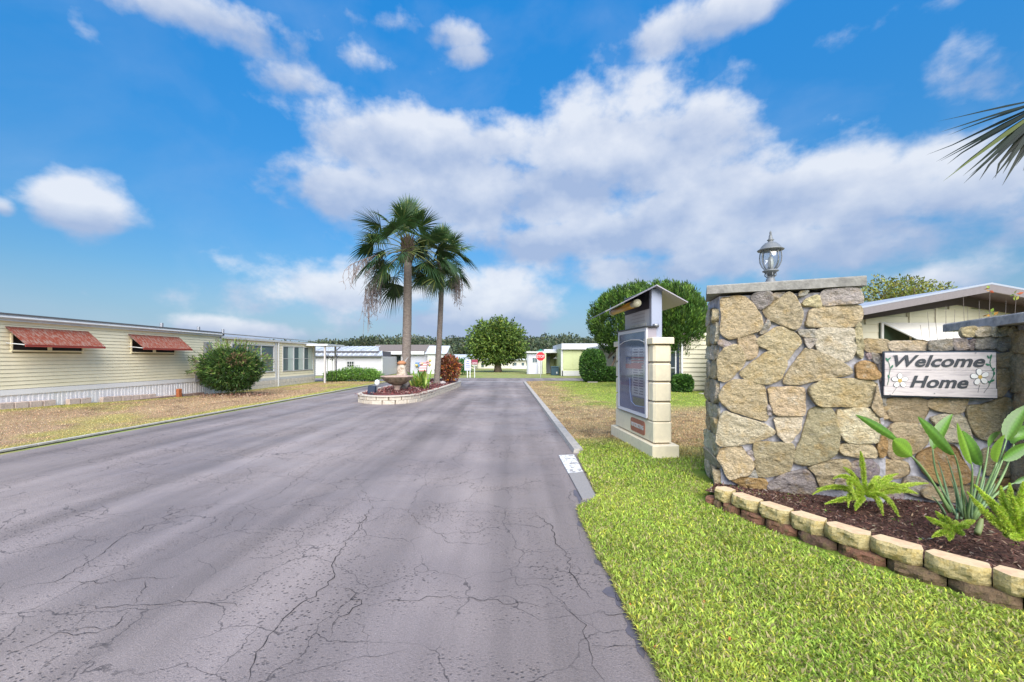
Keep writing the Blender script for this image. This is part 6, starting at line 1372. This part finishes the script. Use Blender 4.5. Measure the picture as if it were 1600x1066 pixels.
# ---------------------------------------------------------------- house behind the pillar
rh = thing('gabled_house', (13, 17, 0), 'cream mobile home with dark gable overhang behind the stone pillar and wall', 'house')
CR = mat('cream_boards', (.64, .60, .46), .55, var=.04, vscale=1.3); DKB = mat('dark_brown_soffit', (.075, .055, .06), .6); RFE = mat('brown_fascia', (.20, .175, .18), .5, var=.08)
gy = 12.95; gx0, gx1 = 10.3, 17.9; ym = (gx0+gx1)/2; ez, az_ = 2.78, 3.52
gz = lambda x: az_-abs(x-13.72)*(.67/3.65)
core = [Vector((gx0, gy+.03, 0)), Vector((gx1, gy+.03, 0)), Vector((gx1, gy+.03, gz(gx1)-.1)), Vector((13.72, gy+.03, az_-.1)), Vector((gx0, gy+.03, gz(gx0)-.1))]
MB().prism(core, (0, .2, 0)).build('gable_wall', CR, rh)
z = .05
while z < 3.3:
    zt = z+.235; xl = gx0; xr = gx1
    if gz(gx0)-.12 < zt: d_ = (az_-.12-zt)/(.67/3.65); xl = max(gx0, 13.72-d_); xr = min(gx1, 13.72+d_)
    if xr > xl: MB().prism([Vector((xl, gy-.022, z)), Vector((xr, gy-.022, z)), Vector((xr, gy-.004, zt)), Vector((xl, gy-.004, zt))], (0, .02, 0)).build('siding_board', CR, rh)
    z = zt
for px in (1420.5, 1461.5): x = X(px, gy); MB().box((x-.03, gy-.05, .1), (x+.03, gy-.02, gz(x)-.15)).build('batten', CR, rh)
oy = 11.95
for sgn, xe in ((-1, 9.88), (1, 18.2)):
    zt = az_+.17; ze = zt-abs(xe-13.58)*(.67/3.65); a, b_ = Vector((13.58, oy, zt)), Vector((xe, oy, ze))
    MB().prism([a, b_, b_+UP*-.20, a+UP*-.20], (0, .06, 0)).build('fascia_board', RFE, rh)
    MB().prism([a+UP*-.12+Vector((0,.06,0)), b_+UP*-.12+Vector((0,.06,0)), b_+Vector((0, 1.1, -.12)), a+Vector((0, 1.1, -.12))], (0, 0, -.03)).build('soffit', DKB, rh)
    MB().prism([a+UP*.005, b_+UP*.005, b_+Vector((0, 16, .005)), a+Vector((0, 16, .005))], (0, 0, .05)).build('roof_panel', mat('pale_roof_metal', (.40, .43, .50), .35, metal=.2), rh)
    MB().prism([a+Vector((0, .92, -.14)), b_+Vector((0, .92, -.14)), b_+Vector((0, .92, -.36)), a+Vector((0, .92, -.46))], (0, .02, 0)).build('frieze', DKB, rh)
# window with white panel awning in the gable
wa = thing('panel_awning', (X(1400, 12.8), 12.85, 2.1), 'white sheet awning propped over the window of the gabled house behind the wall', 'awning'); ay = gy-.03
x0, x1 = X(1376, ay), X(1512, ay); z0, z1 = Z(540, ay), Z(504.5, ay)
MB().box((x0-.05, ay-.01, .9), (x1, ay-.005, z1)).build('window_glass', mat('green_dark_glass', (.03, .055, .035), .3), rh); MB().box((x0-.02, ay-.06, .9), (x0+.05, ay-.012, z1)).build('window_jamb', WHITE, rh)
MB().prism([Vector((x0+.06, ay-.02, z1)), Vector((x1, ay-.02, z1)), Vector((x1+.1, ay-1.0, z1-.86)), Vector((x0+.85, ay-1.0, z1-.86))], (0, 0, -.02)).build('awning_sheet', mat('awning_white', (.72, .69, .64), .5, var=.04), wa)
MB().tube([Vector((x0+.06, ay-.03, z1)), Vector((x0+.85, ay-1.0, z1-.86))], .035, 6).build('side_rail', WHITE2, wa)
# flank wall that recedes to the left
fa, fb2 = Vector((gx0, gy, 0)), Vector((8.55, 18.4, 0)); fu = (fb2-fa).normalized(); fo_ = Vector((-fu.y, fu.x, 0)); fo_ = fo_ if fo_.x < 0 else -fo_
Lf = (fb2-fa).length
MB().prism([fa, fb2, fb2-fo_*3, fa-fo_*3], (0, 0, 2.78)).build('flank_core', CR, rh)
siding(rh, Vector((X(1061, 19.88), 19.88, 0)), EX, FR, X(1125, 19.88)-X(1061, 19.88), .12, 2.8, .21, CR, (), lap=.04)
siding(rh, fa, fu, fo_, Lf, .12, 2.8, .235, CR, (), lap=.03)
fc = fb2+Vector((.05, .5, 0)); MB().box((7.6, 19.9, 0), (12, 20.1, 2.8)).build('rear_wall', CR, rh)
window(rh, Vector((0, 19.88, 0)), EX, FR, X(1040, 19.9), X(1056, 19.9), .35, 1.95, (1, 2), WHITE2, .05, .05, GLASS); MB().box((X(1056.5, 19.9), 19.78, .1), (X(1060, 19.9), 19.86, 2.4)).build('porch_post', mat('navy_box', (0, 0, 0)), rh); MB().box((X(1062, 19.9), 19.7, .1), (X(1064.5, 19.9), 19.8, 2.4)).build('porch_post', WHITE2, rh)
h7 = thing('cream_porch_house', (8, 33, 0), 'cream house with dark porch window glimpsed between the clipped tree stems', 'house'); Y0 = 32.5
MB().box((X(936, Y0), Y0, 0), (X(1010, Y0), Y0+5, Z(545, Y0))).build('wall', mat('cream_boards', (0, 0, 0)), h7); MB().box((X(935, Y0), Y0-.3, Z(545, Y0)), (X(1011, Y0), Y0+5, Z(541, Y0))).build('roof', WHITE2, h7)
window(h7, Vector((0, Y0, 0)), EX, FR, X(956.5, Y0), X(961, Y0), Z(565, Y0), Z(556, Y0), (1, 1), WHITE, .05, .05, GLASS); window(h7, Vector((0, Y0, 0)), EX, FR, X(964, Y0), X(971, Y0), Z(564, Y0), Z(557, Y0), (2, 1), WHITE, .05, .05, GLASS)
# gravel strip along the flank wall
gp = [(8.15, 19.6), (8.0, 18.2), (9.75, 12.2), (10.35, 12.3), (8.75, 18.5), (8.9, 19.6)]
MB().prism([Vector((x, y, .05)) for x, y in gp], (0, 0, -.1)).build('gravel_strip', mat('pale_gravel', (.46, .42, .42), .9, var=.5, vscale=9, bump=.03, bscale=22), kind='structure')
n = 5000; u = RNG.uniform(0, 1, n); v = RNG.uniform(0, 1, n); q = np.stack([8.1+(1-u)*1.75+v*.65, 18.4-(1-u)*6.1+v*.15, np.full(n, .06)], 1); o = leaves('gravel', q, RNG.normal(size=(n, 3)), .05, .045, pal([(.55,.5,.5),(.38,.34,.34),(.66,.62,.6)], n, None, .15), DRY, kind='stuff', fold=.4); tag(o, 'pale gravel strip at the foot of the cream flank wall', 'gravel')
# tree behind that house, vines in front of it
Y0 = 40.
tree('oak_tree', Vector((X(1405, Y0), Y0, 0)), (X(1405, Y0), Y0, Z(472, Y0)), (5.1, 3.2, 2.1), 9000, .30, [(.13,.16,.03),(.20,.21,.04),(.28,.26,.06),(.10,.09,.05)], 'yellow-green oak crown rising behind the gabled house right of the pillar cap', .35, [.35,.3,.15,.2], .4, 8, .8, tips=14, hollow=.15, lumpf=3.4)
random.seed(61)
def twig(px0, py0, px1, py1, Y_, leafy, label):
    a, b_ = P(px0, py0, Y_), P(px1, py1, Y_+.1); a.z = .1; th = thing('bare_stem' if not leafy else 'leafy_stem', a, label, 'plant', None if leafy else 'bare stems behind the stone wall')
    pth = bez(a, (a+b_)/2+Vector((random.uniform(-.06, .06), 0, 0)), b_, 8); MB().tube(pth, [.009-.0009*i for i in range(9)], 5).build('stem', mat('twig_grey', (.20, .16, .14), .9), th)
    if leafy:
        n = 22; q = []; 
        for k in range(n): i = random.randint(5, 8); q.append(tuple(pth[i]+Vector((random.gauss(0, .015), random.gauss(0, .015), random.gauss(0, .035)))))
        leaves('foliage', np.array(q), RNG.normal(size=(n, 3))+[0, 0, .3], .055, .034, pal([(.5,.10,.05),(.5,.24,.05),(.22,.3,.05)] if leafy == 1 else [(.22,.3,.05),(.35,.35,.06),(.5,.15,.05)], n, None, .15), LEAF, th, fold=.2)
ORD = iter(['first', 'second', 'third', 'fourth', 'fifth', 'sixth', 'seventh', 'eighth', 'ninth'])
for px0, px1, py1 in sorted(((1472,1449,487),(1478,1460,482),(1483,1478,478),(1486,1492,484),(1470,1438,508),(1511,1505,462),(1516,1512,480),(1535,1530,470),(1540,1545,490)), key=lambda q: q[1]):
    twig(px0, 530, px1, py1, 5.3, 0, '%s from the left of the thin bare stems behind the low stone wall' % next(ORD))
twig(1542, 520, 1547, 455, 5.2, 1, 'leggy stem with red and orange leaves above the sloping slab'); twig(1575, 515, 1588, 462, 5.2, 2, 'leggy stem with yellow-green leaves at the right edge above the slab'); twig(1560, 510, 1572, 470, 5.3, 0, 'thin bare stem between the two leafy stems above the sloping slab')
# ---------------------------------------------------------------- far woodland
random.seed(71); C_a = []; 
FW = [(.06,.085,.05),(.08,.10,.055),(.045,.065,.045),(.10,.115,.065)]
allC, allD = [], []
for i in range(150):
    Y_ = random.uniform(135, 175); px = random.uniform(380, 1010) if i < 125 else random.uniform(0, 1600); top = 530+8*mnoise.noise(Vector((px*.012, 0, 0)))+random.uniform(-4, 9)
    if px < 560: top += 8
    c = np.array(tuple(P(px, top, Y_))); rx = random.uniform(5, 8.5); rz = (c[2])*.55; c[2] -= rz*.9; n = 620
    d = RNG.normal(size=(n, 3)); d /= np.linalg.norm(d, axis=1, keepdims=True); lp = fbm(d[:, 0]*3+i, d[:, 2]*3+i, 1, 3); allC.append(c+d*(RNG.uniform(.6, 1, n)*(.8+.5*lp))[:, None]*[rx, 4, rz]); allD.append(d+RNG.normal(0, .8, (n, 3)))
C = np.concatenate(allC); Dd = np.concatenate(allD); cc = pal(FW, len(C), None, .12)
tone = np.repeat(RNG.uniform(.7, 1.25, 150), 620)[:, None]; o = leaves('woodland', C, Dd, .95, .65, cc*tone, LEAF, kind='stuff'); tag(o, 'dark wooded ridge line far behind the houses', 'woodland')
MB().box((-150, 178, 0), (60, 182, 8.5)).build('distant_hill', mat('hill_green', (.05, .065, .04), .95, var=.3, vscale=.2), kind='structure')
